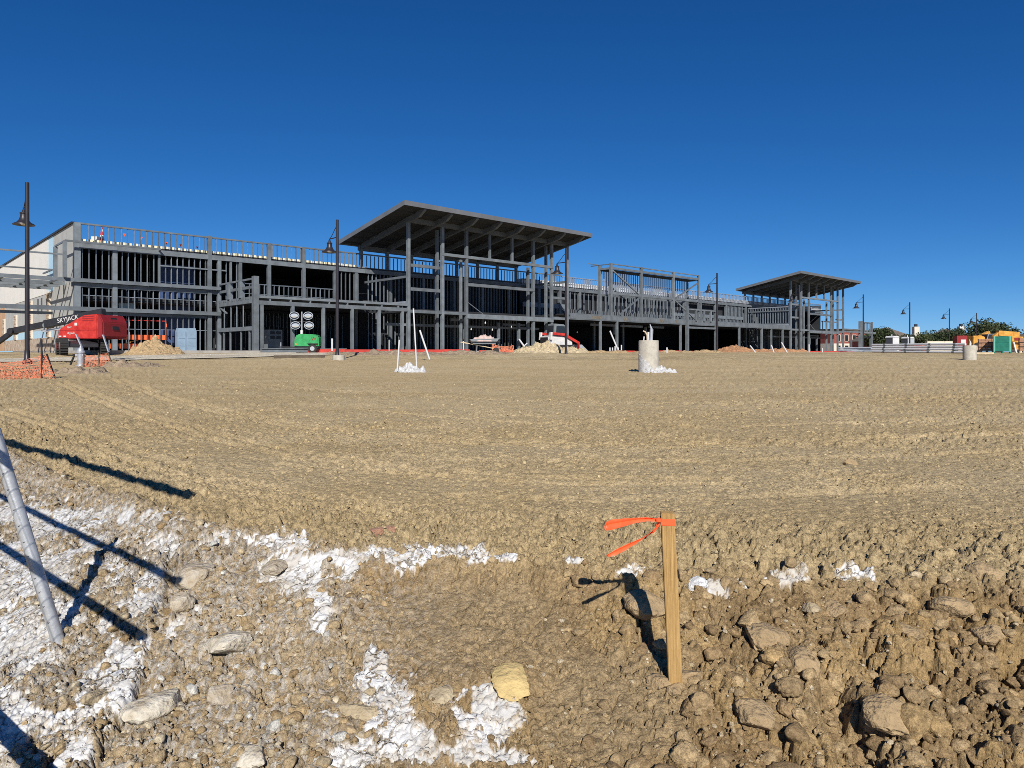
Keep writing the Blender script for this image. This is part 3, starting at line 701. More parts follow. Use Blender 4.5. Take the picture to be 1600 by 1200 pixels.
canopy(0); canopy(68.6)

# ---- low wing between the canopies, t 41.5 .. 89
arcade(41.7, 90.7, (46.68, 49.49, 61.68, 69.6, 75.67, 81.87, 84.7, 88.2), False)
beam(41.8, 90.6, 6.9, 3.30, 3.74, .1, 'steel', 'arcade_fascia')
for tt, w in ((45.2, 1.6), (50.5, .7), (57.2, .9), (60.3, .5)): bx('rust_patch', tt, tt + w, 6.952, 6.956, 3.36, 3.70, 'rust')
for tt, l in ((47.0, 4.5), (52.2, 4.0), (57.5, 3.0)): beam(tt, tt + l, 5.2, 2.75, 2.98, .2); 
for tt in (51.76, 57.71, 65): column(tt, 4.6, 1.9, 2.9, .22, 'steel', 'hanger_post')
for tt in (52.5, 58.0): column(tt, 1.0, 0, 3.4, .22)
beam(41.8, 48.6, 0.04, 4.85, 5.36, .14, 'steel', 'sill_beam'); beam(69.6, 89, .04, 4.85, 5.3, .14, 'steel', 'sill_beam')
stud_rows([(41.9, 89, SP, 0, 3.86, 4.85)], 'knee_wall_framing', 'stud')
stud_rows([(48.6, 70, SP * 2, 0, 4.85, 6.9), (84, 89, SP, 0, 5.3, 6.9)], 'mid_wall_framing', 'stud')
for tt in (44.2, 47.6, 51, 73, 77, 81, 84): column(tt, .02, 3.86, 6.92, .32)
bx('opening_shutter', 42, 88, -.8, -.7, 3.9, 7.1, 'inner')
# stud tower
tw = [48.45, 53.87, 60.2, 65.62]
for k, t in enumerate(tw): column(t, 6.8, 3.74, 9.48, .26 if k < 3 else .2, 'steel', 'tower_column')
column(48.45, 5.24, 3.74, 9.3, .26, 'steel', 'tower_column'); column(65.62, 5.24, 3.74, 9.1, .2, 'steel', 'tower_column')
beam(48.3, 65.7, 6.82, 9.36, 9.46, .14, 'steel', 'tower_rail'); beam(48.3, 65.7, 6.8, 8.86, 9.08, .18, 'steel', 'tower_rail'); xbeam(48.45, 4.0, 6.7, 9.36, 9.44, .12, 'steel', 'tower_rail')
xbeam(48.45, 5.3, 6.7, 8.84, 9.05, .16, 'steel', 'tower_rail'); beam(48.3, 65.7, 6.8, 6.12, 6.36, .2, 'steel', 'tower_rail'); beam(46.5, 48.4, 5.24, 9.38, 9.45, .1, 'steel', 'tower_rail')
bx('tower_shelf', 48.5, 65.5, 5.3, 6.7, 8.74, 8.83, 'soffit')
stud_rows([(48.75, 65.4, SP, 5.26, 6.3, 8.8)], 'tower_stud_framing', 'stud_bright', .07, .1)
stud_rows([(48.75, 65.4, SP * 1.5, 5.26, 3.86, 6.1)], 'lower_tower_framing', 'stud', .05, .1)
beam(48.6, 65.4, 5.2, 6.1, 6.28, .1, 'steel', 'tower_rail')
for a, b in (((48.7, 6.84, 8.7), (53.6, 6.84, 6.3)), ((53.6, 6.84, 6.1), (49.6, 6.84, 3.8)), ((65.3, 6.84, 8.4), (60.5, 6.84, 6.3)), ((60.4, 6.84, 6.1), (65.0, 6.84, 3.9))): rod('diagonal_brace', a, b, .14)
# small balcony beside the tower
column(62.92, 6.95, 0, 5.5, .34); column(69.52, 6.95, 0, 5.3, .34)
beam(63.1, 69.4, 7.0, 5.05, 5.2, .12, 'steel', 'balcony_rail'); beam(63.1, 69.4, 7.0, 2.78, 3.02, .2, 'steel', 'balcony_edge')
for t in (64.8, 66.6, 68.2): column(t, 7.0, 3.75, 5.05, .24, 'steel', 'balcony_post')
# guard wall of the second canopy
for d in frange(-.9, 6.4, .405): bx('guard_stud', 90.88, 91.02, d - .05, d + .05, 4.28, 6.62, 'stud')
bx('guard_rail', 90.85, 91.05, -1.0, 6.6, 6.63, 6.75, 'stud_bright'); bx('guard_rail', 90.84, 91.06, -1.0, 6.6, 4.1, 4.27, 'stud')
# right end
arcade(110.2, 117.7, (113.5,), False)
column(117.6, 6.85, 0, 5.3, .6); column(122.7, 6.85, 0, 5.3, .26); column(124.4, 6.0, 0, 3.2, .26)
beam(117.9, 122.7, 6.85, 5.0, 5.2, .16, 'steel', 'balcony_rail'); beam(117.9, 124.4, 6.85, 3.2, 3.5, .16, 'steel', 'balcony_edge'); beam(117.9, 124.4, 6.0, 2.5, 2.7, .16)
for t in frange(118.6, 122.4, .7): column(t, 6.85, 3.5, 5.0, .1, 'steel', 'balcony_post')
beam(110.5, 117.4, 3.0, 5.1, 5.3, .14, 'steel', 'balcony_rail')
for t in frange(111, 117, 1.5): column(t, 3.0, 3.84, 5.1, .12, 'steel', 'balcony_post')

# string of bulbs inside the ground floor
bm_ = MB().lathe([(.001, 0), (.06, .03), (.075, .09), (.04, .16), (.02, .22), (.001, .23)], n=8).mesh('hanging_bulb', M['white'])
for i, (t, d, z) in enumerate([(31.6, 5.6, 2.5), (33.0, 5.0, 1.9), (35.0, 5.5, 2.2), (39.8, 5.4, 2.2), (43.3, 5.2, 2.3), (44.6, 5.4, 1.9), (30.4, 5.0, 1.9)]):
    o = link('hanging_bulb', bm_, None); o.location = bw(t, d, z)
    tag(o, 'small white unlit bulb hanging in the dark ground floor of the steel building', 'light bulb', 'bulbs strung under the ground floor ceiling')

# things on the roof
cone = thing('traffic_cone', 'red and white striped cone on the roof edge at the left corner', 'traffic cone', bw(1.7, -.9, 7.5))
for k, (m, r0, r1, z0, z1) in enumerate((('red', .17, .14, .03, .35), ('white', .14, .11, .35, .6), ('red', .11, .08, .6, .85), ('white', .08, .06, .85, 1.0), ('red', .06, .04, 1.0, 1.15))):
    MB().lathe([(r0, z0), (r1, z1)]).build('cone_band', M[m], cone)
MB().box(-.22, .22, -.22, .22, 0, .04).build('base', M['black'], cone)
MB().box(-.7, -.3, -.1, .2, 0, .5).build('weight', M['white'], cone)
for i, (t, z) in enumerate(((3.1, 8.35), (4.2, 8.25), (5.9, 8.05), (6.9, 8.0), (8.1, 7.95))):
    fl = thing('pennant', ['first', 'second', 'third', 'fourth', 'fifth'][i] + ' pink pennant from the roof cone along the parapet', 'flag', bw(t, -.8, z), AX, 'pennants along the roof edge')
    MB().add([(-.09, 0, 0), (.09, 0, .0), (0, .02, -.2), (-.09, .02, 0), (.09, .02, 0), (0, .04, -.2)], [(0, 1, 2), (3, 5, 4), (0, 3, 4, 1), (1, 4, 5, 2), (2, 5, 3, 0)]).build('cloth', M['ribbon'], fl)

# ------------------------------------------------------------------ street lamps
def street_lamp(label):
    t = thing('street_lamp', label, 'street lamp', group='bell shaped street lamps along the parking lane')
    MB().tube((0, 0, 0), (0, 0, 7.05), .085, 12, .07).build('pole', M['pole'], t, True)
    MB().lathe([(.17, 0), (.17, .12), (.10, .2), (.09, .55)], n=12).build('base', M['pole'], t, True)
    a = MB(); a.tube((0, 0, 6.18), (0, .80, 6.18), .028, 8)
    a.path([(0, .05, 6.75), (0, .25, 6.6), (0, .5, 6.36), (0, .72, 6.2)], .018, 6)
    a.tube((0, .785, 6.2), (0, .785, 6.08), .03, 8)
    a.build('arm', M['pole'], t, True)
    MB().lathe([(.03, 6.12), (.06, 6.10), (.06, 6.02), (.14, 5.99), (.14, 5.95), (.12, 5.93), (.13, 5.82), (.17, 5.70), (.24, 5.61), (.375, 5.535), (.385, 5.50), (.36, 5.50), (.2, 5.58)], (0, .785, 0), 20).build('lamp_shade', M['pole'], t, True)
    MB().lathe([(.08, 5.5), (.12, 5.54), (.12, 5.7)], (0, .785, 0), 12).build('lamp_glass', M['lampface'], t, True)
    return t
lamps = [(42.5, 27.0, 'tallest dark street lamp with bell shade beside the orange netting'),
         (527, 34.6, 'dark street lamp with bell shade on a concrete footing beside the green trailer'),
         (884.5, 44.2, 'dark street lamp with bell shade behind the skid steer, against the large canopy'),
         (1120.5, 58.0, 'dark street lamp with bell shade beside the small rust coloured soil heap'),
         (1249, 68.5, 'dark street lamp whose bell shade hangs under the smaller canopy'),
         (1349, 79.5, 'dark street lamp with bell shade just right of the smaller canopy'),
         (1421.5, 92, 'dark street lamp with bell shade behind the two portable toilets'),
         (1483.5, 105, 'dark street lamp with bell shade rising behind the beige panels'),
         (1526, 117, 'shortest, farthest dark street lamp with bell shade before the trees')]
L0 = street_lamp(lamps[0][2])
for i, (px, z, lab) in enumerate(lamps):
    x = (px - 800) / F * z; top = EYE + 6.58
    loc = (x, z, top - 7.05); rot = AX
    if i == 0: L0.location = loc; L0.rotation_euler = (0, 0, rot)
    else: dup(L0, loc, rot, lab)
p = at(529, 34.4); ft = thing('lamp_footing', 'low round concrete footing under the lamp beside the green trailer', 'footing', (p[0], p[1], p[2]))
MB().lathe([(.30, -.2), (.30, .22), (.28, .24)], n=20).build('concrete_drum', M['concrete'], ft, True)

# ------------------------------------------------------------------ concrete piers
def pier(px, depth, w, h, label, white, conduits):
    p = at(px, depth); t = thing('concrete_pier', label, 'concrete pier', p, 0, 'round concrete lamp piers')
    r = w / 2
    MB().lathe([(r, -.3), (r * 1.0, h - .03), (r * .97, h)], n=28).build('drum', M['concrete'], t, True)
    if white:
        # a splash of lime on the lower left of the drum
        mb = MB(); n = 26; vs = []; fs = []
        for i in range(n):
            ang = R(168 + 118 * i / (n - 1)); f_ = i / (n - 1)
            top = h * (.62 - .5 * f_ ** 1.6) + .03 * math.sin(i * 1.7)
            for rr, zz in ((r + .004, -.1), (r + .004, max(top, .02)), (r - .01, max(top, .02))): vs.append((rr * math.cos(ang), rr * math.sin(ang), zz))
        for i in range(n - 1):
            a = i * 3; fs += [(a, a + 3, a + 4, a + 1), (a + 1, a + 4, a + 5, a + 2)]
        mb.add(vs, fs).build('lime_splash', M['lime'], t)
    for k, (dx, dy, hh, rr, m) in enumerate(conduits):
        mb = MB(); mb.tube((dx, dy, h - .05), (dx + .02, dy, h + hh), rr, 10); 
        if k == 0: mb.tube((dx + .02, dy, h + hh), (dx - .03, dy, h + hh + .16), rr * .7, 8, .01)
        mb.build('conduit', M[m], t, True)
    if len(conduits) > 2:
        MB().path([(-.04, 0, h - .02), (-.05, 0, h + .16), (-.1, 0, h + .26), (-.17, 0, h + .29)], .022, 8).build('bent_conduit', M['lumber'], t, True)
    return t
pier(1013.5, 21.4, .61, .98, 'round concrete pier splashed with white lime and topped with conduit stubs', True, [(.07, 0, .34, .055, 'silver'), (-.02, .05, .26, .035, 'pvc'), (-.16, 0, .12, .02, 'pvc')])
pier(1515, 35.0, .60, .72, 'plain round concrete pier before the white pipe stack', False, [(.02, 0, .14, .05, 'pvc'), (.2, .02, .04, .04, 'silver')])

# ------------------------------------------------------------------ heaps of soil and stones
def mound(name, px, depth, rx, ry, h, m, label, cat='soil heap', seed=1, n=90, rot=0.0, rough=.16, lump=3.0):
    p = at(px, depth); xs = np.linspace(-1.25, 1.25, n); X, Y = np.meshgrid(xs, xs)
    r = np.hypot(X, Y)
    edge = 1 + .35 * (fbm(X * 1.7 + seed, Y * 1.7, seed, 3) - .5)
    z = np.clip(1 - (r / edge), 0, 1) ** 1.05
    if cat == 'soil ridge': z = sstep(0, .55, z) * (.25 + .75 * sstep(.3, .7, fbm(X * rx * 1.6 + seed, Y * ry * 1.6, seed + 8, 4)))
    f1, f2, c = worley(X * lump * rx + seed, Y * lump * ry, seed)
    z = z * h * (1 + .15 * (fbm(X * rx * 5, Y * ry * 5, seed + 2, 4) - .5) * 2 + .5 * (fbm(X * 3 + seed, Y * 3, seed + 3, 4) - .5)) + sstep(0, .3, z) * h * rough * ((1 - f1) * (.4 + c) - .25) * 1.6
    z = z + sstep(0, .2, z) * h * rough * .55 * ((1 - worley(X * 9 * rx / 2 + seed, Y * 9 * ry / 2, seed + 4)[0]) - .5) + sstep(0, .2, z) * .10 * (fbm(X * rx * 8, Y * ry * 8, seed + 6, 4, .65) - .5)
    z = np.where(r > edge * 1.02, -.12, z - .03)
    idx = np.arange(n * n).reshape(n, n)
    quads = np.stack([idx[:-1, :-1], idx[:-1, 1:], idx[1:, 1:], idx[1:, :-1]], -1).reshape(-1, 4)
    o = np_mesh(name, np.stack([X * rx, Y * ry, z], -1).reshape(-1, 3), quads, None, m, True)
    o.location = p; o.rotation_euler = (0, 0, rot)
    return tag(o, label, cat)
mound('soil_heap', 240, 43, 1.9, 1.6, .95, M['mound_tan'], 'tan conical soil heap right of the red boom lift', seed=3)
mound('soil_heap', 1150, 60, 2.0, 1.8, .62, M['mound_rust'], 'low rust brown soil heap beside the fourth lamp', seed=5)
mound('rubble_heap', 848, 48, 2.3, 1.6, .62, M['mound_pale'], 'pale rubble heap in front of the skid steer', 'rubble heap', 8, rough=.35, lump=2.2)
mound('rubble_heap', 893, 50, 1.5, 1.2, .45, M['mound_pale'], 'smaller pale heap under the skid steer arm', 'rubble heap', 9, rough=.3, lump=2.2)
mound('soil_ridge', 612, 42, 5.0, 1.0, .2, M['mound_dark'], 'long low ridge of dark soil before the red form', 'soil ridge', 12, rough=.5, lump=1.3)
mound('soil_ridge', 735, 43, 3.6, 1.0, .2, M['mound_dark'], 'low ridge of dark soil under the wheelbarrow', 'soil ridge', 13, rough=.5, lump=1.3)
mound('soil_ridge', 960, 50, 4.0, 1.0, .15, M['mound_tan'], 'low tan soil ridge left of the limed pier', 'soil ridge', 14, rough=.5, lump=1.3)
mound('soil_ridge', 1075, 55, 3.6, 1.0, .15, M['mound_tan'], 'low tan soil ridge right of the limed pier', 'soil ridge', 15, rough=.5, lump=1.3)
mound('soil_ridge', 195, 26, 2.2, .9, .13, M['mound_dark'], 'dark crumbly soil ridge right of the hydrant netting', 'soil ridge', 16, rough=.9, lump=2.4)
mound('soil_ridge', 100, 21, 1.6, .8, .10, M['mound_dark'], 'dark crumbly soil ridge under the hydrant', 'soil ridge', 18, rough=.9, lump=2.4)
mound('soil_ridge', 1215, 60, 3.0, 1.2, .25, M['mound_rust'], 'thin rusty soil ridge right of the rust heap', 'soil ridge', 19, rough=.5, lump=1.3)
mound('lime_heap', 1030, 21.3, .62, .5, .13, M['lime'], 'low ring of white lime rubble round the splashed pier', 'stone heap', 23, rough=.6, lump=6)
mound('lime_heap', 641, 21.5, .52, .42, .26, M['lime'], 'white lime stones heaped round two upright pipes', 'stone heap', 21, rough=.45, lump=5)

def road_strip(name, d0, d1, t0, t1, c):
    ts = np.linspace(t0, t1, 90); ds = np.linspace(d0, d1, 12); T, D = np.meshgrid(ts, ds)
    wob = 1.2 * (fbm(T * .25, D * 0 + 2, 3, 3) - .5); D2 = D + wob
    X = P0.x + U2.x * T + N2.x * D2; Y = P0.y + U2.y * T + N2.y * D2
    h = base_h(X, Y)[0] + .035
    k = .9 + .25 * fbm(T, D, 6, 3); colr = np.array(c) * k[..., None]
    NY, NX = X.shape; idx = np.arange(NX * NY).reshape(NY, NX)
    q = np.stack([idx[:-1, :-1], idx[:-1, 1:], idx[1:, 1:], idx[1:, :-1]], -1).reshape(-1, 4)
    tag(np_mesh(name, np.stack([X, Y, h], -1).reshape(-1, 3), q, colr.reshape(-1, 3), M['soil_far']), kind='structure')
road_strip('dirt_road', 10.5, 17, -14, 19, (.56, .50, .39))

# ------------------------------------------------------------------ red boom lift
BL = thing('boom_lift', 'red boom lift with black telescopic boom lowered to the left, parked by the left wing', 'boom lift', at(137, 41.6), R(171))
g = gh(*at(137, 41.6)[:2])
MB().prism([(-1.45, .95), (1.12, .95), (1.12, 1.25), (1.0, 1.55), (-.55, 2.32), (-1.45, 2.38)], .42, .98).build('engine_cover', M['red'], BL, False, .04)
MB().prism([(-1.45, .95), (1.12, .95), (1.12, 1.25), (1.0, 1.55), (-.55, 2.32), (-1.45, 2.38)], -.98, -.42).build('engine_cover', M['red'], BL, False, .04)
cwm = MB(); cwm.prism([(-1.85, 1.05), (-1.47, .95), (-1.47, 2.36), (-1.62, 2.34), (-1.85, 1.9)], -1.0, 1.0); cw = cwm.build('counterweight', M['darkred'], BL, False, .05)  # rear face in a darker red that paints in its shade
MB().prism([(-1.90, 1.5), (-1.86, 1.5), (-1.66, 2.2), (-1.72, 2.2)], -.25, .25).build('round_badge', M['black'], cw)
for z in (1.98, 2.1, 2.22): MB().box(-1.2, -.5, .97, 1.0, z, z + .05).build('vent_slot', M['darkred'], BL)
MB().box(-1.40, 1.3, .97, .992, 1.44, 1.47).build('trim_line', M['darkred'], BL)
MB().box(-1.2, .9, -.4, .4, .9, 1.9).build('turret_core', M['black'], BL)
MB().lathe([(.6, .7), (.6, .95)], n=20).build('slewing_ring', M['black'], BL)
bmb = MB(); bmb.bar((-1.3, .25, 2.52), (2.6, .25, 1.84), .36, .46); boom = bmb.build('boom', M['black'], BL, False, .02)
MB().bar((2.5, .25, 1.86), (4.9, .25, 1.44), .26, .34).build('inner_boom', M['black'], boom)
MB().bar((.2, .1, 1.75), (3.0, .1, 1.42), .12).build('lift_cylinder', M['silver'], boom)
MB().tube((2.55, -.2, 1.78), (2.55, .4, 1.78), .16, 14).build('pivot_pin', M['greycab'], boom)
MB().bar((4.85, .25, 1.42), (6.3, .25, .5), .2, .26).build('jib', M['black'], BL)
hd = MB().tube((4.85, .0, 1.42), (4.85, .5, 1.42), .2, 12).build('jib_knuckle', M['black'], BL)
hose = MB()
hose.path([(-1.1, .3, 2.4), (-1.05, .3, 2.62), (-.8, .3, 2.66), (-.6, .3, 2.5)], .03, 6); hose.path([(-.7, .25, 2.4), (-.6, .25, 2.6), (-.3, .25, 2.58), (-.2, .25, 2.4)], .03, 6); hose.build('hose_loop', M['silver'], BL, True)
def link2(name, me, parent, loc, rot):
    o = link(name, me, parent); o.location = loc; o.rotation_euler = rot; return o
def text(name, body, size, m, parent, loc, rot, ext=.006):
    cu = bpy.data.curves.new(name, 'FONT'); cu.body = body; cu.size = size; cu.extrude = ext; cu.align_x = 'CENTER'; cu.align_y = 'CENTER'
    cu.materials.append(m); o = bpy.data.objects.new(name, cu); COL.objects.link(o); dg = bpy.context.evaluated_depsgraph_get(); me = bpy.data.meshes.new_from_object(o.evaluated_get(dg)); bpy.data.objects.remove(o); bpy.data.curves.remove(cu)
    return link2(name, me, parent, loc, rot)
# reads along -x, faces +y
def side_rot(tilt=0.0):
    mtx = Matrix(((-1, 0, 0), (0, 0, 1), (0, 1, 0))).transposed().to_4x4()
    m3 = Matrix(((-1, 0, 0), (0, 0, 1), (0, 1, 0)))
    return (Matrix.Rotation(tilt, 3, 'Y') @ m3).to_euler()
tx = text('lettering', 'SKYJACK', .36, M['white'], boom, (.95, .436, 2.13), side_rot(R(9.9)))
text('lettering', 'SJ66T', .13, M['white'], BL, (.35, .992, 1.62), side_rot())
text('lettering', 'skyjack', .17, M['white'], BL, (.25, .992, 1.28), side_rot())
for xx in (.95, .65): MB().box(xx - .06, xx + .1, .975, .993, 1.06, 1.13).build('sticker', M['white'], BL)
lg = MB().box(-.15, .02, .975, .994, 1.72, 1.88).build('sticker', M['white'], BL)
# chassis, turned against the turret
CH = MB(); CH.prism([(-1.7, .45), (1.7, .45), (1.7, .65), (1.2, .85), (-1.2, .85), (-1.7, .65)], -.7, .7)
ch = CH.build('chassis', M['black'], BL, False, .03); ca_ = R(127 - 171); ch.rotation_euler = (0, 0, ca_); ch.location = (.42, 0, 0)
for sx in (-1.35, 1.35):
    for sy in (-1.0, 1.0):
        wm = MB(); n = 20
        wm.tube((sx, sy - .19, .5), (sx, sy + .19, .5), .46, n)
        for i in range(n):
            a_ = 2 * math.pi * (i + .5) / n
            c_ = Vector((sx + .47 * math.cos(a_), 0, .5 + .47 * math.sin(a_)))
            wm.bar((c_.x, sy - .2, c_.z), (c_.x, sy + .2, c_.z), .075, .075)
        w = wm.build('wheel', M['rubber'], BL); w.rotation_euler = (0, 0, ca_); w.location = (.42, 0, 0)
        s = 1 if sy > 0 else -1
        MB().tube((sx, sy + s * .12, .5), (sx, sy + s * .215, .5), .25, 16).build('hub', M['red'], w)

# ------------------------------------------------------------------ green light tower trailer
LT = thing('light_tower', 'green light tower trailer with four round lamps before the arcade', 'light tower', at(481, 50.0, gh(*at(481, 50)[:2])), R(4))
bd = MB().prism([(-.85, .42), (.85, .42), (.88, .62), (.84, 1.15), (.72, 1.3), (-.45, 1.36), (-.8, 1.2), (-.86, .7)], -.5, .5).build('body', M['green'], LT, False, .07)
MB().box(-.82, .82, -.45, .45, .34, .44).build('frame', M['black'], LT)
text('emblem', 'W', .38, M['darkred'], bd, (.52, -.512, 1.0), (R(90), 0, 0))
MB().box(-.78, -.68, -.52, -.49, .56, .66).build('marker_light', M['orange'], bd)
MB().box(.6, .72, -.52, -.49, .56, .63).build('marker_light', M['orange'], bd)
MB().prism([(-.05, .78), (.2, .78), (.26, 1.02), (.02, 1.06)], -.515, -.495).build('access_panel', M['green'], bd)
for sy in (-.55, .55):
    w = MB().tube((.45, sy - .1, .3), (.45, sy + .1, .3), .31, 20).build('wheel', M['rubber'], LT, True)
    s = -1 if sy < 0 else 1
    MB().tube((.45, sy + s * .02, .3), (.45, sy + s * .112, .3), .16, 14).build('hub', M['silver'], w)
    MB().bar((.1, sy, .66), (.8, sy, .66), .22, .03).build('mudguard', M['black'], LT)
for xx in (-.75, -.35): MB().box(xx, xx + .1, -.4, -.3, 0, .4).build('stabiliser_jack', M['black'], LT)
MB().bar((-.85, 0, .4), (-2.0, 0, .42), .08).build('tow_bar', M['black'], LT)
MB().tube((-1.9, 0, 0), (-1.9, 0, .75), .035, 8).build('tongue_jack', M['silver'], LT)
MB().tube((-.42, 0, 1.3), (-.42, 0, 2.95), .045, 10).build('mast', M['silver'], LT)
MB().tube((-.42, -.05, 1.34), (-.42, -.05, 1.62), .1, 12).build('mast_collar', M['white'], LT, True)
MB().bar((-1.0, 0, 2.26), (.2, 0, 2.26), .05).build('lamp_bar', M['black'], LT)
for dx, z in ((-.92, 2.66), (.05, 2.66), (-.84, 1.96), (.12, 1.96)):
    hsg = MB(); n = 18; vs = []
    prof = [(.32, 0.0), (.35, -.02), (.33, -.06), (.10, .20)]
    rings = [(.35, -.16), (.35, -.12), (.26, .05), (.1, .16)]
    fs = []
    for (r, y) in rings:
        for i in range(n): a_ = 2 * math.pi * i / n; vs.append((dx + r * math.cos(a_), y, z + r * .82 * math.sin(a_)))
    for k in range(3):
        for i in range(n): j = (i + 1) % n; fs.append((k * n + i, k * n + j, (k + 1) * n + j, (k + 1) * n + i))
    fs.append(tuple(range(n))); fs.append(tuple(range(3 * n, 4 * n)))
    hl = hsg.add(vs, fs).build('flood_lamp', M['silver'], LT, True)
    for r, y, m in ((.31, -.168, 'glass'), (.27, -.175, 'lampface')):
        vs = [(dx, y - (.03 if m == 'lampface' else 0), z)] + [(dx + r * math.cos(2 * math.pi * i / n), y, z + r * (.8 if m == 'glass' else .55) * math.sin(2 * math.pi * i / n)) for i in range(n)]
        MB().add(vs, [(0, 1 + i, 1 + (i + 1) % n) for i in range(n)]).build('lens' if m == 'lampface' else 'bezel', M[m], hl, True)

# ------------------------------------------------------------------ skid steer
SK = thing('skid_steer', 'white and red compact track loader behind the pale rubble heap', 'skid steer', at(872, 56.5, EYE - .02), R(32))
MB().prism([(-1.35, .35), (1.0, .35), (1.0, .9), (.3, 1.25), (-.9, 1.35), (-1.35, 1.25)], -.62, .62).build('body', M['white'], SK, False, .05)
MB().box(-1.41, -1.33, -.5, .5, .45, 1.2).build('rear_grille', M['black'], SK)
cab = MB().prism([(-.75, 1.25), (.55, 1.2), (.62, 1.7), (.3, 2.25), (-.7, 2.3)], -.48, .48).build('cab', M['greycab'], SK, False, .04)
MB().prism([(-.55, 1.5), (.35, 1.45), (.3, 2.1), (-.5, 2.12)], -.495, -.482).build('side_window', M['glass'], cab)
MB().prism([(-.82, 1.55), (-.76, 1.5), (-.72, 2.15), (-.76, 2.15)], -.4, .4).build('rear_window', M['glass'], cab)
for sy in (-.74, .74):
    tr = MB(); tr.prism([(-1.1, .0), (.8, .0), (1.1, .25), (.85, .6), (-1.1, .6), (-1.35, .3)], sy - .16, sy + .16); tr.build('track', M['rubber'], SK, False, .05)
    ar = MB(); ar.bar((-1.2, sy * .97, 1.5), (.2, sy * .97, 1.42), .14, .2); ar.bar((.1, sy * .97, 1.42), (1.55, sy * .97, .75), .14, .2); ar.bar((1.5, sy * .97, .8), (1.6, sy * .97, .25), .14, .22)
    ar.build('lift_arm', M['red'], SK)
    MB().bar((-1.25, sy * .97, 1.0), (-1.2, sy * .97, 1.6), .16, .2).build('arm_tower', M['white'], SK)
bk = MB(); bk.prism([(1.55, .05), (2.5, .02), (1.75, .62), (1.55, .62)], -.9, .9); bk.build('bucket', M['silver'], SK)

# ------------------------------------------------------------------ wheelbarrow with rubble
WB = thing('wheelbarrow', 'wheelbarrow heaped with pinkish rubble at the dark soil ridge', 'wheelbarrow', at(757, 44.5), R(8))
MB().prism([(-.75, .62), (.65, .62), (.9, .98), (-.95, .92)], -.42, .42).build('tray', M['greycab'], WB)
lm = np_mesh  # loose load
ld = mound('load', 757, 44.5, .78, .45, .34, mat('pink_rubble', (.45, .34, .30), .95, 0, .3, 4, .6, 20), None, None, 31, 24, rough=.4, lump=5); ld.parent = WB; ld.location = (0, 0, .9); ld.rotation_euler = (0, 0, 0)
for k in ('label', 'category'):
    if k in ld: del ld[k]
for sy in (-.3, .3):
    MB().bar((.55, sy * .4, .35), (-1.5, sy * 1.3, .75), .05).build('handle', M['lumber'], WB)
    MB().bar((-.5, sy, .62), (-.55, sy * 1.2, .0), .05).build('leg', M['greycab'], WB)
MB().tube((.75, -.06, .2), (.75, .06, .2), .2, 16).build('wheel', M['rubber'], WB, True)

# ------------------------------------------------------------------ red edge form, timbers, cabinets
def form(t0, t1, d, lab, m='redplastic', h=.2):
    t = thing('edge_form', lab, 'edge form', bw(t0, d, -.22), AX, 'red forms along the slab edge')
    tt = 0.0
    while tt < t1 - t0 - .1:
        l = min(3.0, t1 - t0 - tt); MB().box(tt, tt + l - .03, -.06 + random.uniform(-.02, .02), .06, 0, h + random.uniform(-.02, .03)).build('form_board', M[m], t); tt += 3.0
rock(1040, 1072, 60, 40, M['rock_brown'], 'crumbled clod piled against the front of the stake foot', 131, .8, 'soil clod', 'soil_clod') if False else None
form(12.6, 27.5, 8.3, 'long bright red form strip between the green trailer and the wheelbarrow', h=.32)
form(28.5, 34.5, 8.4, 'short red form strip behind the leaning white pipes', h=.3)
form(47.5, 62.0, 8.4, 'red form strip behind the limed pier', h=.26)
form(84, 108, 9.4, 'low red form strip before the smaller canopy', h=.24)
t = thing('steel_beam', 'long grey steel beam lying on the ground left of the green trailer', 'steel beam', bw(9.2, 8.2, -.12), AX)
for z0, z1, w in ((0, .04, .24), (.04, .24, .05), (.241, .28, .24)): MB().box(0, 6.5, -w / 2, w / 2, z0, z1).build('flange' if w > .1 else 'web', M['steel'], t)
t = thing('timber', 'dark old timber lying on the bare soil before the green trailer', 'timber', at(468, 37.0), R(18))
MB().bar((-1.3, 0, .08), (1.3, 0, .1), .2, .14).build('log', M['trunk'], t)
GC = thing('tool_cabinet', 'grey tool cabinet with doors standing under the arcade', 'cabinet', bw(12.4, 3.0, 0), AX)
MB().box(-.55, .55, -.4, .4, .05, 1.6).build('case', M['greycab'], GC)
for z in (.9, 1.25): MB().box(-.4, -.05, -.43, -.4, z, z + .22).build('drawer', M['black'], GC); MB().box(.08, .42, -.43, -.4, z, z + .22).build('drawer', M['black'], GC)
for i, (px, lab) in enumerate(((283, 'left blue-grey cabinet with sloped top against the left wing'), (298, 'right blue-grey cabinet with sloped top against the left wing'))):
    cbt = thing('storage_cabinet', lab, 'cabinet', at(px, 49.6, gh(*at(px, 49.6)[:2])), AX, 'blue-grey cabinets by the left wing')
    MB().prism([(-.32, .1), (.32, .1), (.32, 1.5), (.25, 1.75), (-.25, 1.75), (-.32, 1.5)], -.25, .25).build('case', M['bluegrey'], cbt)
    MB().box(-.26, .26, -.28, -.25, .5, 1.0).build('lower_door', M['bluegrey'], cbt); MB().box(-.26, .26, -.28, -.25, 1.05, 1.5).build('upper_door', M['bluegrey'], cbt)
SL = thing('scissor_lift', 'orange scissor lift seen between the studs of the left wing', 'scissor lift', bw(3.2, -1.6, 0), AX)
MB().box(-1.0, 2.9, -.5, .5, .8, 1.15).build('platform', M['orange'], SL); MB().box(-.9, 2.8, -.45, .45, .15, .5).build('base', M['orange'], SL)
for xx in (-.95, .3, 1.5, 2.8): MB().bar((xx, -.45, 1.15), (xx, -.45, 2.2), .06).build('guard_post', M['orange'], SL)
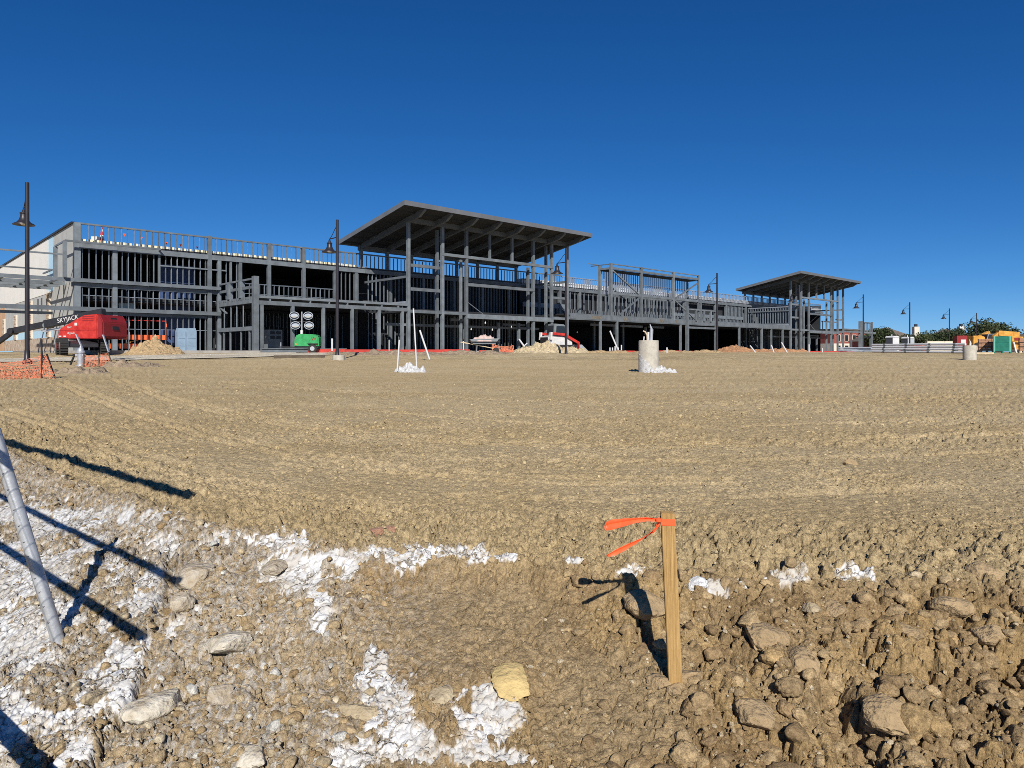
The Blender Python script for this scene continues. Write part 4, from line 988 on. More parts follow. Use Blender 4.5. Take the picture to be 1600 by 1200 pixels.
MB().bar((-.95, -.45, 2.2), (2.8, -.45, 2.2), .06).build('guard_rail', M['red'], SL)
for xx in (0, 1.4): MB().bar((xx, -.3, .5), (xx + 1.0, -.3, .8), .06).build('scissor_arm', M['yellow'], SL)
for xx in (-.6, 2.4): MB().tube((xx, -.55, .2), (xx, -.4, .2), .2, 14).build('wheel', M['rubber'], SL)

# ------------------------------------------------------------------ white pipes standing in the ground
def pvc(px0, py0, px1, py1, depth, w, lab, grp='white pipes standing in the ground', m='pvc'):
    """from its top pixel to its foot pixel, at one distance"""
    a_ = Vector(((px0 - 800) / F * depth, depth, EYE + (550 - py0) / F * depth)); b_ = Vector(((px1 - 800) / F * depth, depth + .0, EYE + (550 - py1) / F * depth))
    d_ = (a_ - b_); b_ -= d_.normalized() * .12
    o = MB().tube((0, 0, 0), a_ - b_, w / 2, 12).build('standing_pipe', M[m], None, True); o.location = b_
    return tag(o, lab, 'pipe', grp)
pvc(646, 482, 651, 572, 21.4, .046, 'tall white pipe standing in the lime stone heap')
pvc(624, 531, 621, 574, 21.2, .05, 'short white pipe at the left of the lime stone heap')
pvc(656, 516, 670, 558, 34, .09, 'white pipe leaning left behind the lime stone heap')
pvc(519, 529, 519, 545, 44, .12, 'short white pipe beside the lamp footing')
pvc(608, 531, 608, 545, 46, .06, 'thin short white pipe behind the red form strip')
pvc(724, 533, 724, 548, 50, .08, 'thin white pipe left of the wheelbarrow')
pvc(811, 530, 826, 551, 50, .13, 'white pipe leaning over its crossed neighbour')
pvc(824, 536, 812, 547, 50.2, .09, 'white pipe crossing under its leaning neighbour')
pvc(953, 517, 967, 550, 52, .12, 'long white pipe leaning against the arcade left of the pier')
for i, px in enumerate((953, 957, 961, 966, 971)): pvc(px, (543, 543, 541, 543, 539)[i], px, 552, 51 + .2 * i, .1, 'short white pipe stub in the cluster under the leaning pipe')
pvc(1042, 543, 1042, 551, 52, .12, 'white pipe stub right of the limed pier')
pvc(1172, 540, 1182, 553, 56, .11, 'white pipe leaning right of the rust heap')
pvc(1205, 539, 1210, 553, 56, .11, 'white pipe leaning left, middle of the three by the smaller canopy')
pvc(1221, 535, 1231, 553, 56, .11, 'white pipe leaning left under the smaller canopy')
pvc(1264, 538, 1264, 551, 58, .1, 'upright white pipe under the smaller canopy')
pvc(1285, 544, 1285, 551, 58, .08, 'short white pipe stub under the right of the smaller canopy')

# ------------------------------------------------------------------ hydrant with netting, orange fence
HY = thing('fire_hydrant', 'silver fire hydrant inside orange netting', 'fire hydrant', at(126, 26.0), 0)
MB().lathe([(.17, 0), (.17, .05), (.11, .07), (.11, .5), (.15, .52), (.15, .56), (.12, .58), (.10, .66), (.04, .72), (.03, .76)], n=16).build('barrel', M['silver'], HY, True)
for s in (-1, 1): MB().tube((0, 0, .42), (s * .18, 0, .42), .055, 10).build('hose_outlet', M['silver'], HY, True)
def net(mb, p00, p10, p01, p11, nu, nv, w, sag=.05, seed=1):
    """netting of flat strips over a bilinear patch"""
    rr = random.Random(seed); P_ = {}
    for i in range(nu + 1):
        for j in range(nv + 1):
            u_ = i / nu; v_ = j / nv
            p_ = Vector(p00) * (1 - u_) * (1 - v_) + Vector(p10) * u_ * (1 - v_) + Vector(p01) * (1 - u_) * v_ + Vector(p11) * u_ * v_
            p_ += Vector((rr.uniform(-1, 1) * .02, rr.uniform(-1, 1) * .05, rr.uniform(-1, 1) * .02 - sag * math.sin(math.pi * u_) * v_)); P_[i, j] = p_
    for i in range(nu + 1):
        for j in range(nv + 1):
            if i < nu: mb.bar(P_[i, j], P_[i + 1, j], w * .5, w)
            if j < nv: mb.bar(P_[i, j], P_[i, j + 1], w, w * .5)
    return mb
def stake_post(root, p, q, w=.035, m='trunk'): MB().bar(p, q, w).build('stake', M[m], root)
def A(px, py, depth): return Vector(((px - 800) / F * depth, depth, EYE + (550 - py) / F * depth))
NF = thing('safety_netting', 'orange safety netting on stakes before the fire hydrant', 'safety netting', (0, 0, 0))
NF.location = A(152, 572, 25.6); off = -NF.location
mb = MB(); net(mb, A(131, 574, 25.5) + off, A(174, 570, 25.5) + off, A(131, 555, 25.6) + off, A(168, 551, 25.6) + off, 22, 9, .0095, .05, 2); net(mb, A(131, 574, 25.5) + off, A(128, 568, 27) + off, A(131, 555, 25.5) + off, A(128, 553, 27) + off, 8, 8, .0095, .05, 3)
mb.build('net', M['netorange'], NF)
for a_, b_ in (((131, 553), (131, 576)), ((154, 551), (155, 574)), ((168, 549), (176, 571))): stake_post(NF, A(*a_, 25.52) + off, A(*b_, 25.52) + off)
for a_, b_, m in (((119, 522), (132, 552), 'silver'), ((161, 523), (170, 550), 'silver'), ((117, 553), (110, 570), 'black')):
    o = MB().bar((0, 0, 0), A(*a_, 26.5) - A(*b_, 26.5), .07, .04).build('metal_stake', M[m]); o.location = A(*b_, 26.5)
    tag(o, {119: 'flat silver stake leaning left beside the hydrant', 161: 'flat silver stake leaning left behind the orange netting', 117: 'thin dark stake leaning right, left of the hydrant'}[a_[0]], 'stake')
LN = thing('safety_fence', 'sagging orange safety fence on dark stakes around the tallest street lamp', 'safety fence', A(40, 590, 18))
off = -LN.location
mb = MB()
net(mb, A(-60, 600, 16.6) + off, A(62, 592, 17.6) + off, A(-60, 572, 16.8) + off, A(64, 580, 18.0) + off, 46, 9, .0095, .06, 5)
net(mb, A(62, 593, 17.6) + off, A(85, 590, 17.4) + off, A(64, 552, 17.8) + off, A(74, 558, 17.7) + off, 10, 12, .0095, .02, 6)
net(mb, A(-60, 572, 18) + off, A(62, 582, 18.4) + off, A(-60, 553, 26.5) + off, A(64, 556, 26.5) + off, 30, 7, .012, .3, 7)
mb.build('net', M['netorange'], LN)
for a_, b_ in (((65, 530), (65, 592)), ((73, 553), (87, 594)), ((64, 531), (66, 560))): stake_post(LN, A(*a_, 17.7) + off, A(*b_, 17.6) + off, .03, 'black')
# red netting by the wheelbarrow
RN = thing('safety_netting', 'reddish netting on rebar stakes between wheelbarrow and leaning pipes', 'safety netting', A(786, 549, 50)); off = -RN.location
mb = MB(); net(mb, A(769, 549, 50) + off, A(803, 549, 50) + off, A(769, 538, 50) + off, A(802, 540, 50) + off, 14, 5, .03, .1, 9); mb.build('net', M['netorange'], RN)
for px in range(769, 804, 5): stake_post(RN, A(px, 537 + random.uniform(-2, 2), 50) + off, A(px, 550, 50) + off, .035, 'rust')

# ------------------------------------------------------------------ storage yard at the right
NP = [('lowest', 0), ('second lowest', 1), ('third', 2), ('topmost', 3)]
a0 = Vector(at(1362, 52.0)); b0 = Vector(at(1506, 45.0))
for k in range(4):
    for r_ in range(1):
        d_ = (b0 - a0).normalized(); nrm = Vector((-d_.y, d_.x, 0))
        p = a0 + nrm * (r_ * .18 + k * .05) + d_ * random.uniform(-.2, .2) + Vector((0, 0, .09 + .165 * k)); q = b0 + nrm * (r_ * .18 + k * .05) + Vector((0, 0, .09 + .175 * k))
        mb = MB(); mb.path([Vector((0, 0, 0))] + [(q - p) * f_ + Vector((0, 0, random.uniform(-.012, .012))) for f_ in (.2, .4, .6, .8)] + [q - p], .08, 10)
        o = mb.build('plastic_pipe', M['pvc'], None, True); o.location = p
        tag(o, ('%s front pipe of the long white pipe stack in the yard' % NP[k][0]) , 'pipe', 'stacked white pipes')
        if r_ == 0:
            for f_ in (.15, .4, .65, .9): MB().tube((q - p) * f_ - d_ * .09, (q - p) * f_ + d_ * .09, .087, 10).build('strap', M['greycab'], o)
for i in range(12):
    p = Vector(at(1310 + 4 * (i % 5), 60 - (i % 3) * .4)) + Vector((0, 0, .06 + .09 * (i // 3))); ang = R(-25 + random.uniform(-9, 9))
    o = MB().box(0, 3.6, -.07, .07, 0, .09).build('steel_stud', M['stud_bright']); o.location = p; o.rotation_euler = (0, R(random.uniform(-1, 1)), ang)
    tag(o, 'grey galvanised stud in the jumbled pile left of the white pipes', 'steel stud', 'pile of galvanised studs')
def toilet(px, depth, ry, lab, door):
    t = thing('portable_toilet', lab, 'portable toilet', at(px, depth, EYE + .0), ry, 'portable toilets in the yard')
    MB().box(-.58, .58, -.58, .58, 0, 2.0).build('cabin', M['toilet_shade'], t)
    dr = MB().box(-.57, .57, -.63, -.58, .05, 1.98).build('door', M[door], t)
    MB().box(-.40, .40, -.645, -.63, .3, 1.7).build('door_panel', M[door], dr); MB().box(.34, .44, -.67, -.63, .95, 1.1).build('latch', M['black'], dr)
    for sx in (-.6, .56): MB().box(sx, sx + .04, -.64, -.55, .02, 2.0).build('corner_post', M['toilet'], t)
    MB().prism([(-.64, 2.0), (.64, 2.0), (.6, 2.12), (.35, 2.26), (-.35, 2.26), (-.6, 2.12)], -.66, .64).build('roof', M['toilet'], t, False, .03)
    MB().tube((.3, .3, 2.2), (.3, .3, 2.5), .06, 10).build('vent_pipe', M['toilet'], t)
toilet(1394, 98, R(22), 'white portable toilet with white door, left of the pair', 'toilet')
toilet(1418, 104, R(18), 'white roofed portable toilet with grey door, right of the pair', 'toilet_g')
BP = thing('panel_stack', 'low stack of long beige panels behind the white pipes', 'panel stack', at(1474, 88, EYE - .1), R(-10))
for k in range(3):
    for j in range(4): MB().box(-2.0 + j * 1.0, -1.02 + j * 1.0, -.4, .4, .1 + k * .46, .53 + k * .46).build('panel', M['beige'], BP)
RB = thing('equipment_box', 'dark red equipment box with white square label beside the orange machine', 'equipment box', at(1500, 62, EYE - .1), R(-8))
MB().box(-.42, .42, -.4, .4, .5, 1.55).build('case', M['darkred'], RB); MB().box(-.12, .28, -.43, -.4, .75, 1.2).build('sign', M['white'], RB)
for xx in (-.38, .3): MB().box(xx, xx + .08, -.35, .35, 0, .5).build('foot', M['black'], RB)
TH = thing('telehandler', 'orange telehandler with low boom behind the brick pallet', 'telehandler', at(1524, 63, EYE - .15), R(8))
MB().prism([(-1.0, .6), (.2, .6), (.2, 1.5), (-.2, 1.62), (-1.0, 1.6)], -.9, .9).build('body', M['yellow'], TH, False, .05)
cb = MB().prism([(.5, .7), (1.7, .7), (1.7, 1.4), (1.4, 1.75), (.7, 1.75)], -.6, .3).build('cab', M['black'], TH, False, .03)
MB().bar((.55, -.62, 1.0), (.75, -.62, 1.78), .05).build('cab_frame', M['silver'], cb); MB().bar((.75, -.62, 1.76), (1.45, -.62, 1.76), .05).build('cab_frame', M['silver'], cb); MB().bar((1.45, -.62, 1.76), (1.7, -.62, 1.1), .05).build('cab_frame', M['silver'], cb)
MB().bar((-.2, 0, 1.2), (1.8, .5, 1.9), .3, .34).build('boom', M['yellow'], TH)
for xx in (-.6, 1.5):
    w = MB().tube((xx, -1.0, .5), (xx, -.62, .5), .5, 20).build('wheel', M['rubber'], TH, True); MB().tube((xx, -1.03, .5), (xx, -.99, .5), .24, 14).build('hub', M['yellow'], w)
def brick_pallet(px, depth, lab, w, h, ry):
    t = thing('brick_pallet', lab, 'brick pallet', at(px, depth, gh(*at(px, depth)[:2])), ry, 'wrapped brick pallets')
    for k in range(5): MB().box(-w / 2 + k * w / 5, -w / 2 + k * w / 5 + .1, -w / 2, w / 2, .1, .13).build('pallet_slat', M['lumber'], t)
    for xx in (-w / 2, 0, w / 2 - .08): MB().box(xx, xx + .08, -w / 2, w / 2, 0, .099).build('pallet_block', M['lumber'], t)
    nb = 5; rows = 6; me = MB().box(-.5, .5, -.5, .5, -.5, .5).mesh('brick', M['brickpal'])
    for r_ in range(rows):
        for b_ in range(nb):
            o = link('brick', me, t); bw_ = w / nb; hh = (h - .14) / rows
            o.scale = (bw_ - .012, w * .96, hh - .012); o.location = (-w / 2 + (b_ + .5) * bw_ + random.uniform(-.008, .008), random.uniform(-.012, .012), .14 + (r_ + .5) * hh)
    for z in (.14 + (h - .14) / 3, .14 + 2 * (h - .14) / 3): MB().box(-w / 2 - .012, w / 2 + .012, -w / 2 - .012, w / 2 + .012, z - .018, z + .018).build('strap', M['black'], t)
brick_pallet(1541, 48, 'pallet of brown bricks left of the green wrapped pallet', .92, .98, R(-30))
brick_pallet(1606, 47, 'pallet of brown bricks right of the green wrapped pallet', .98, 1.02, R(-32))
GP = thing('wrapped_pallet', 'pallet of goods wrapped in green with pale straps', 'wrapped pallet', at(1566, 46.5, gh(*at(1566, 46.5)[:2])), R(-33))
MB().box(-.5, .5, -.45, .45, .12, 1.12).build('load', M['teal'], GP, False, .02)
for xx in (-.49, .37): MB().box(xx, xx + .09, -.47, -.445, .1, 1.13).build('strap', M['teal_l'], GP)
for z in (.42, .70): MB().box(-.5, .5, -.462, -.452, z, z + .02).build('seam', M['teal'], GP)
for xx in (-.5, -.05, .4): MB().box(xx, xx + .1, -.45, .45, 0, .118).build('pallet_block', M['teal'], GP)
YL = thing('boom_lift', 'yellow-orange boom lift folded behind the green wrapped pallet', 'boom lift', at(1572, 56, EYE - .1), R(0))
MB().bar((-1.0, 0, 1.25), (-.55, 0, 1.62), .25, .3).build('jib', M['yellow'], YL); MB().bar((-.7, 0, 1.62), (.95, 0, 1.5), .4, .4).build('boom', M['yellow'], YL)
MB().prism([(-.2, .95), (1.05, .8), (1.05, 1.32), (-.2, 1.4)], -.5, .5).build('turret', M['yellow'], YL, False, .04); MB().box(.3, .8, -.53, -.5, 1.02, 1.24).build('badge', M['darkred'], YL)
MB().bar((.3, -.4, .9), (.55, -.4, -.05), .11).build('outrigger', M['white'], YL); MB().bar((.98, -.4, 1.1), (.88, -.4, -.05), .11).build('outrigger', M['white'], YL)
MB().prism([(.5, .3), (.95, .3), (.98, .95), (.45, .95)], -.25, .25).build('pedestal', M['yellow'], YL)
FC = thing('site_cabin', 'pale site cabin with yellow strips at the far right edge', 'site cabin', at(1612, 72, EYE - .1), R(0))
MB().box(-1.4, 1.6, -1, 1, 0, 1.85).build('wall', M['beige'], FC); 
for k in range(4): MB().box(-1.2 + k * .5, -1.0 + k * .5, -1.04, -1, .4, 1.6).build('strip', M['yellow'], FC)
MB().box(-1.5, 1.7, -1.1, 1.1, 1.86, 1.96).build('roof', M['white'], FC)
for i, (px, w) in enumerate(((1557, .5),)):
    pass
PL = thing('timber', 'pale timber plank lying before the brown brick pallet', 'timber', at(1538, 44.5), R(-4)); MB().box(-.55, .55, -.06, .06, 0, .09).build('plank', M['lumber'], PL)
OM = thing('mini_excavator', 'small red and orange excavator behind the white pipes', 'excavator', at(1436, 92, EYE - .1), R(10))
MB().box(-1.3, -.1, -.6, .6, .45, 1.0).build('body', M['red'], OM); MB().bar((-.2, 0, .7), (.8, 0, 1.15), .25).build('boom', M['orange'], OM); MB().bar((.8, 0, 1.15), (1.0, 0, .3), .2).build('arm', M['orange'], OM)
MB().box(-1.3, .0, -.65, .65, 0, .4).build('track', M['rubber'], OM); MB().box(.5, 1.2, -.4, .4, .1, .6).build('bucket', M['orange'], OM)

# ------------------------------------------------------------------ houses and trees far behind
def house(px, depth, w, dpt, h, rh, lab, chim=None, wall='redbrick', ry=0.0):
    t = thing('house', lab, 'house', (*at(px, depth)[:2], EYE - .1), ry, 'houses beyond the trees')
    MB().box(-w / 2, w / 2, -dpt / 2, dpt / 2, 0, h).build('wall', M[wall], t)
    e = .5; rg = max(.5, w / 2 - dpt / 2)
    vs = [(-w / 2 - e, -dpt / 2 - e, h), (w / 2 + e, -dpt / 2 - e, h), (w / 2 + e, dpt / 2 + e, h), (-w / 2 - e, dpt / 2 + e, h), (-rg, 0, h + rh), (rg, 0, h + rh)]
    rf = MB().add(vs, [(0, 1, 5, 4), (1, 2, 5), (2, 3, 4, 5), (3, 0, 4), (3, 2, 1, 0)]).build('roof', M['roofshingle'], t)
    if chim is not None:
        cx, ch_, m = chim; MB().box(cx - .7, cx + .7, -.6, .6, h - 2, ch_).build('chimney', M[m], rf); MB().box(cx - .3, cx + .3, -.3, .3, ch_ + .01, ch_ + .7).build('chimney_pot', M['black'], rf)
    for xx in np.arange(-w / 2 + 1.5, w / 2 - 1, 3.0):
        wd = MB().box(xx, xx + 1.2, -dpt / 2 - .05, -dpt / 2 + .02, 1.0, 2.5).build('window', M['white'], t); MB().box(xx + .08, xx + 1.12, -dpt / 2 - .07, -dpt / 2 - .051, 1.1, 2.4).build('pane', M['glass'], wd)
house(1384, 190, 14, 12, 3.0, 3.6, 'brown hip roofed house behind the portable toilets', (8.2, 7.0, 'limewall'))
house(1446, 195, 17, 11, 2.6, 2.4, 'low brown hip roofed house above the beige panels')
house(1478, 185, 11, 10, 2.8, 3.4, 'brown hip roofed house with a white chimney', (4.0, 6.9, 'white'))
RBK = thing('brick_building', 'red brick building with pale ground floor glimpsed past the right end of the steel frame', 'building', (*at(1322, 210)[:2], EYE - .1), R(12))
MB().box(-9, 9, -5, 5, 2.6, 6.2).build('upper_wall', M['redbrick'], RBK); MB().box(-9.1, 9.1, -5.1, 5.1, 0, 2.59).build('lower_wall', M['limewall'], RBK)
for xx in (-7, -4.4, -1.8, .8, 3.4, 6):
    wd = MB().box(xx, xx + 1.3, -5.08, -4.95, 3.2, 5.2).build('window', M['limewall'], RBK); MB().box(xx + .15, xx + 1.15, -5.1, -5.081, 3.35, 5.05).build('pane', M['glass'], wd)
    MB().box(xx + .1, xx + 1.2, -5.16, -5.11, .4, 2.0).build('doorway', M['glass'], RBK)
MB().box(-9.4, 9.4, -5.4, 5.4, 6.21, 6.5).build('roof', M['roofshingle'], RBK)

def tree(px, depth, h, w, lab, leaf='leaf_dark', seed=1, nl=3000):
    rr = random.Random(seed); x, y, _ = at(px, depth); t = thing('tree', lab, 'tree', (x, y, EYE - .15), rr.uniform(0, 6), 'trees beyond the yard')
    tk = MB(); tk.tube((0, 0, 0), (.1, 0, h * .5), .05 * h * .4, 8, .02 * h)
    for k in range(4):
        a_ = k * 1.6 + rr.random(); tk.tube((.05, 0, h * .32), (math.cos(a_) * w * .3, math.sin(a_) * w * .3, h * .68), .018 * h, 6, .006 * h)
    tk.build('trunk', M['trunk'], t)
    cl = [(rr.uniform(-.34, .34) * w, rr.uniform(-.34, .34) * w, h * rr.uniform(.32, .84), rr.uniform(.16, .27) * w) for _ in range(11)]
    vs = []; fs = []
    for i in range(nl):
        c = rr.choice(cl); v = Vector((rr.gauss(0, 1), rr.gauss(0, 1), rr.gauss(0, 1))).normalized() * (rr.random() ** .4)
        p = Vector((c[0], c[1], c[2])) + Vector((v.x * c[3], v.y * c[3], v.z * c[3] * .8))
        if p.z < .1 * h: p.z = .1 * h + rr.random() * .1 * h
        s = rr.uniform(.014, .034) * w; e1 = Vector((rr.gauss(0, 1), rr.gauss(0, 1), rr.gauss(0, .6))).normalized() * s; e2 = e1.cross(Vector((rr.gauss(0, 1), rr.gauss(0, 1), rr.gauss(0, 1)))).normalized() * s * .7
        o_ = len(vs); vs += [p - e1, p + e2, p + e1, p - e2]; fs.append((o_, o_ + 1, o_ + 2, o_ + 3))
    me = bpy.data.meshes.new('crown'); me.from_pydata([tuple(v) for v in vs], [], fs); me.materials.append(M[leaf]); link('crown', me, t)
TR = [(1368, 130, 5.0, 6, 'bushy tree at the right end of the steel frame', 'leaf_dark'), (1382, 150, 5.0, 7, 'bushy tree before the left house', 'leaf_olive'), (1408, 160, 4.6, 7, 'low dark tree between the two toilets', 'leaf_dark'),
      (1432, 130, 3.6, 6, 'low tree right of the grey door toilet', 'leaf_olive'), (1452, 140, 4.0, 7, 'round dark tree above the left end of the beige panels', 'leaf_dark'), (1470, 150, 5.2, 7, 'dark tree beneath the white chimney house', 'leaf_dark'),
      (1488, 150, 4.2, 7, 'olive tree under the white chimney', 'leaf_olive'), (1506, 130, 4.6, 6, 'dark tree above the red equipment box', 'leaf_dark'), (1522, 130, 5.6, 7, 'tall dark tree behind the farthest lamp', 'leaf_dark'),
      (1542, 130, 6.3, 8, 'tallest rounded tree right of the farthest lamp', 'leaf_olive'), (1560, 135, 5.8, 8, 'broad dark tree above the brick pallet', 'leaf_dark'), (1580, 140, 4.8, 8, 'dark tree sloping down above the yellow lift', 'leaf_dark'),
      (1602, 140, 4.2, 8, 'dark tree at the right edge above the site cabin', 'leaf_olive'), (1640, 150, 5.0, 9, 'dark tree beyond the site cabin', 'leaf_dark'), (1425, 230, 5.4, 11, 'far low trees mass between the houses', 'leaf_dark'), (1500, 230, 6.2, 12, 'far dark tree between chimney and tall trees', 'leaf_dark')]
for i, (px, dp, h, w, lab, lf) in enumerate(TR): tree(px, dp, h, w, lab, lf, 40 + i)

# ------------------------------------------------------------------ survey stake with ribbon
ZS = 2.07
ST = thing('survey_stake', 'square pine survey stake with orange flagging tape driven into the bank', 'survey stake', (A(1054, 1045, ZS).x, ZS, A(1054, 1045, ZS).z))
tp = A(1042.5, 800, ZS) - ST.location; w2 = .0195
mb = MB(); q_ = Matrix.Rotation(R(-7), 3, 'Z')
vs = [q_ @ Vector((sx * w2, sy * w2, -.12)) for sx, sy in ((-1, -1), (1, -1), (1, 1), (-1, 1))] + [q_ @ Vector((sx * w2, sy * w2, 0)) + tp for sx, sy in ((-1, -1), (1, -1), (1, 1), (-1, 1))]
for k in range(4): vs[k] -= Vector((tp.x, tp.y, 0)) * .12 / tp.z
mb.add(vs, [(3, 2, 1, 0), (4, 5, 6, 7), (0, 1, 5, 4), (1, 2, 6, 5), (2, 3, 7, 6), (3, 0, 4, 7)]).build('post', M['wood'], ST, False, .0015)
def S(px, py, dz=0.0): return A(px, py, ZS + dz) - ST.location
bnd = MB()
for (y0, y1, r_) in ((808.5, 813.5, .0212), (813.0, 818.5, .0218)):
    c0 = S(1043, y0); c1 = S(1043.3, y1)
    vs = [q_ @ Vector((sx * r_, sy * r_, 0)) + Vector((c.x, 0, c.z)) for c in (c1, c0) for sx, sy in ((-1, -1), (1, -1), (1, 1), (-1, 1))]
    bnd.add(vs, [(0, 1, 5, 4), (1, 2, 6, 5), (2, 3, 7, 6), (3, 0, 4, 7)])
bnd.build('tape_wrap', M['ribbon'], ST)
MB().lathe([(.001, -.008), (.009, -.003), (.009, .004), (.001, .008)], tuple(S(1029, 813, -.024)), 10).build('knot', M['ribbon'], ST, True)
def tail(pts, name='tape_tail'):
    """pts: (px, top py, bottom py, depth offset)"""
    vs = []; fs = []
    n = 5; fine_ = []
    for a_, b_ in zip(pts, pts[1:]):
        for k in range(n): f_ = k / n; fine_.append([a_[i] + (b_[i] - a_[i]) * f_ for i in range(len(a_))])
    fine_.append(list(pts[-1]))
    for (xt, yt, xb, yb, dz) in fine_:
        top = S(xt, yt, dz); bot = S(xb, yb, dz - .006); mid = (top + bot) / 2 + Vector((0, (.008 + .0025) + .0025 * math.sin(len(vs) * .9), 0))
        vs += [top, mid, bot]
    for i in range(len(fine_) - 1):
        a_ = i * 3; fs += [(a_, a_ + 1, a_ + 4, a_ + 3), (a_ + 1, a_ + 2, a_ + 5, a_ + 4)]
    o = MB().add(vs, fs).build(name, M['ribbon'], ST, True)
    md = o.modifiers.new('thickness', 'SOLIDIFY'); md.thickness = .0006
    return o
tail([(1030, 810, 1030, 815, -.02), (1010, 808.5, 1010, 814.5, -.01), (990, 809, 990, 818, .0), (970, 810.5, 970, 824, .02), (955, 812, 955, 828, .03), (948, 815, 948, 829, .035), (945, 820, 945, 828, .035)])
tail([(1031, 814, 1027, 818, -.02), (1030, 822, 1022, 828, -.02), (1022, 832, 1010, 838, -.01), (1005, 840, 995, 849, .0), (985, 848, 980, 858, .005), (965, 857, 962, 868, .01), (947, 868, 951, 870, .01)])

# ------------------------------------------------------------------ leaning fence pipe and the fence panel beside the camera
ZP = gpix(93, 1008)[1]
b_ = A(93, 1008, ZP); t_ = A(-2, 696, ZP); dr = (t_ - b_).normalized()
FP = thing('fence_panel', 'temporary chain-link fence with a leaning galvanised post at the left edge', 'fence', (b_.x, b_.y, gh(b_.x, b_.y)))
off = -FP.location
MB().tube(b_ - dr * .3 + off, t_ + dr * .06 + off, .0215, 14).build('leaning_post', M['galvpipe'], FP, True)
e_ = Vector((-.78, .63, 0)); q0 = Vector((-1.22, 1.50, 0)); GL = EYE - 1.0
def fp(s_, z_): return Vector((q0.x + e_.x * s_, q0.y + e_.y * s_, GL + z_ + .03 * s_)) + off
for z_, r_ in ((.12, .024), (.66, .018), (.98, .018), (1.62, .036)): MB().tube(fp(.5 if z_ > 1.5 else 0, z_), fp(4.6, z_), r_, 10).build('fence_rail', M['galvpipe'], FP, True)
for s_ in (4.6,): MB().tube(fp(s_, -.1), fp(s_, 1.65), .024, 10).build('fence_post', M['galvpipe'], FP, True)
mesh_ = MB(); k = -1.1
while k < 4.7:
    for sgn in (1, -1):
        s0, z0 = (k, .12) if sgn > 0 else (k, 1.62)
        s1, z1 = k + .98, (1.62 if sgn > 0 else .12)
        if s0 < 0: f_ = -s0 / .98; z0 = z0 + (z1 - z0) * f_; s0 = 0
        if s1 > 4.6: f_ = (4.6 - s0) / (s1 - s0) if s1 > s0 else 0; z1 = z0 + (z1 - z0) * f_; s1 = 4.6
        if s1 > s0 + .01: mesh_.tube(fp(s0, z0), fp(s1, z1), .0013, 4)
    k += .062
mesh_.build('chain_link_mesh', M['wire'], FP)
for i, f_ in enumerate((.12, .2, .27, .34, .45, .52, .6, .68, .78, .86, .93)):
    p = b_ + (t_ - b_) * f_ + off; side = Vector((1, 0, -.3 + .6 * random.random()))
    MB().path([p - side * .025 + Vector((0, .01, 0)), p + Vector((0, -.026, .003)), p + side * .025 + Vector((0, .01, .01))], .0013, 5).build('tie_wire', M['wire'], FP)

# ------------------------------------------------------------------ rocks and clods of the bank
def ico(sub):
    bm = bmesh.new(); bmesh.ops.create_icosphere(bm, subdivisions=sub, radius=1.0)
    v = np.array([p.co[:] for p in bm.verts]); f = np.array([[q.index for q in p.verts] for p in bm.faces]); bm.free(); return v, f
IC = {k: ico(k) for k in (1, 2, 3, 4)}
def rockify(v, seed, amp=.28, sc=1.3, facets=5):
    r_ = np.random.default_rng(seed); o = r_.uniform(0, 50, 3)
    n = fbm(v[:, 0] * sc + o[0] + v[:, 2] * .7, v[:, 1] * sc + o[1] + v[:, 2] * .9, seed, 4) - .5
    n2 = fbm(v[:, 0] * 5 + v[:, 2] * 3 + o[2], v[:, 1] * 5 - v[:, 2] * 4, seed + 5, 3) - .5
    w = v * (1 + amp * 2 * n + .10 * n2)[:, None]
    hf = fbm(v[:, 0] * 11 + v[:, 2] * 8 + o[1], v[:, 1] * 11 - v[:, 2] * 7, seed + 9, 4, .6) - .5
    for _ in range(facets):
        d = r_.normal(size=3); d /= np.linalg.norm(d); lim = r_.uniform(.55, .85); k = w @ d
        w = w - np.clip(k - lim, 0, None)[:, None] * d * .85
    return w * (1 + amp * .7 * hf)[:, None]
def rock(px, py, wpx, hpx, m, label, seed, flat=.6, cat='rock', name='rock', rot=None):
    x, y, z = gpix(px, py); zz = float(surf(x, y)[0]); k = y / F
    v, f = IC[4]; w = rockify(v, seed, .22, 1.1, 7) * np.array([wpx / 2 * k, hpx / 2 * k * 1.25, min(wpx, hpx) / 2 * k * flat])
    o = np_mesh(name, w, f, None, m, True)
    try: o.data.set_sharp_from_angle(angle=R(35))
    except Exception: pass
    o.location = (x, y, zz + .02 * min(wpx, hpx) * k * flat); o.rotation_euler = (R(12), 0, rot if rot is not None else seed * .7)
    return tag(o, label, cat, 'rocks and clods on the bank')
ROCKS = [(366, 1012, 84, 58, 'rock_pale', 'pale flat angular rock on the stony slope right of the lime', .5), (236, 1112, 96, 66, 'rock_pale', 'large white and tan rock beside the dark seam in the lime', .7),
         (308, 905, 92, 52, 'rock_lime', 'brown boulder with white dusted top under the crusted rim', .8), (392, 1190, 84, 40, 'rock_pale', 'white and rust stained rock at the bottom edge', .6),
         (800, 1082, 66, 72, 'yellow_rock', 'flat yellow sandstone between the smooth soil slabs', .35), (690, 1092, 50, 34, 'rock_tan', 'small tan rock left of the yellow sandstone', .6),
         (566, 1117, 38, 58, 'rock_tan', 'upright brown rock enclosed by white lime', .6), (346, 1098, 40, 44, 'rock_lime', 'small white capped rock below the pale flat rock', .7),
         (152, 1095, 32, 44, 'rock_tan', 'tan sliver of rock in the lime field', .6), (285, 962, 40, 46, 'rock_lime', 'knobbly lime coated lump right of the white slab', .8),
         (578, 1088, 18, 16, 'rock_tan', 'tiny round stone on top of the white lime tongue', .8), (430, 900, 60, 34, 'rock_lime', 'dusted clod right of the brown boulder', .6)]
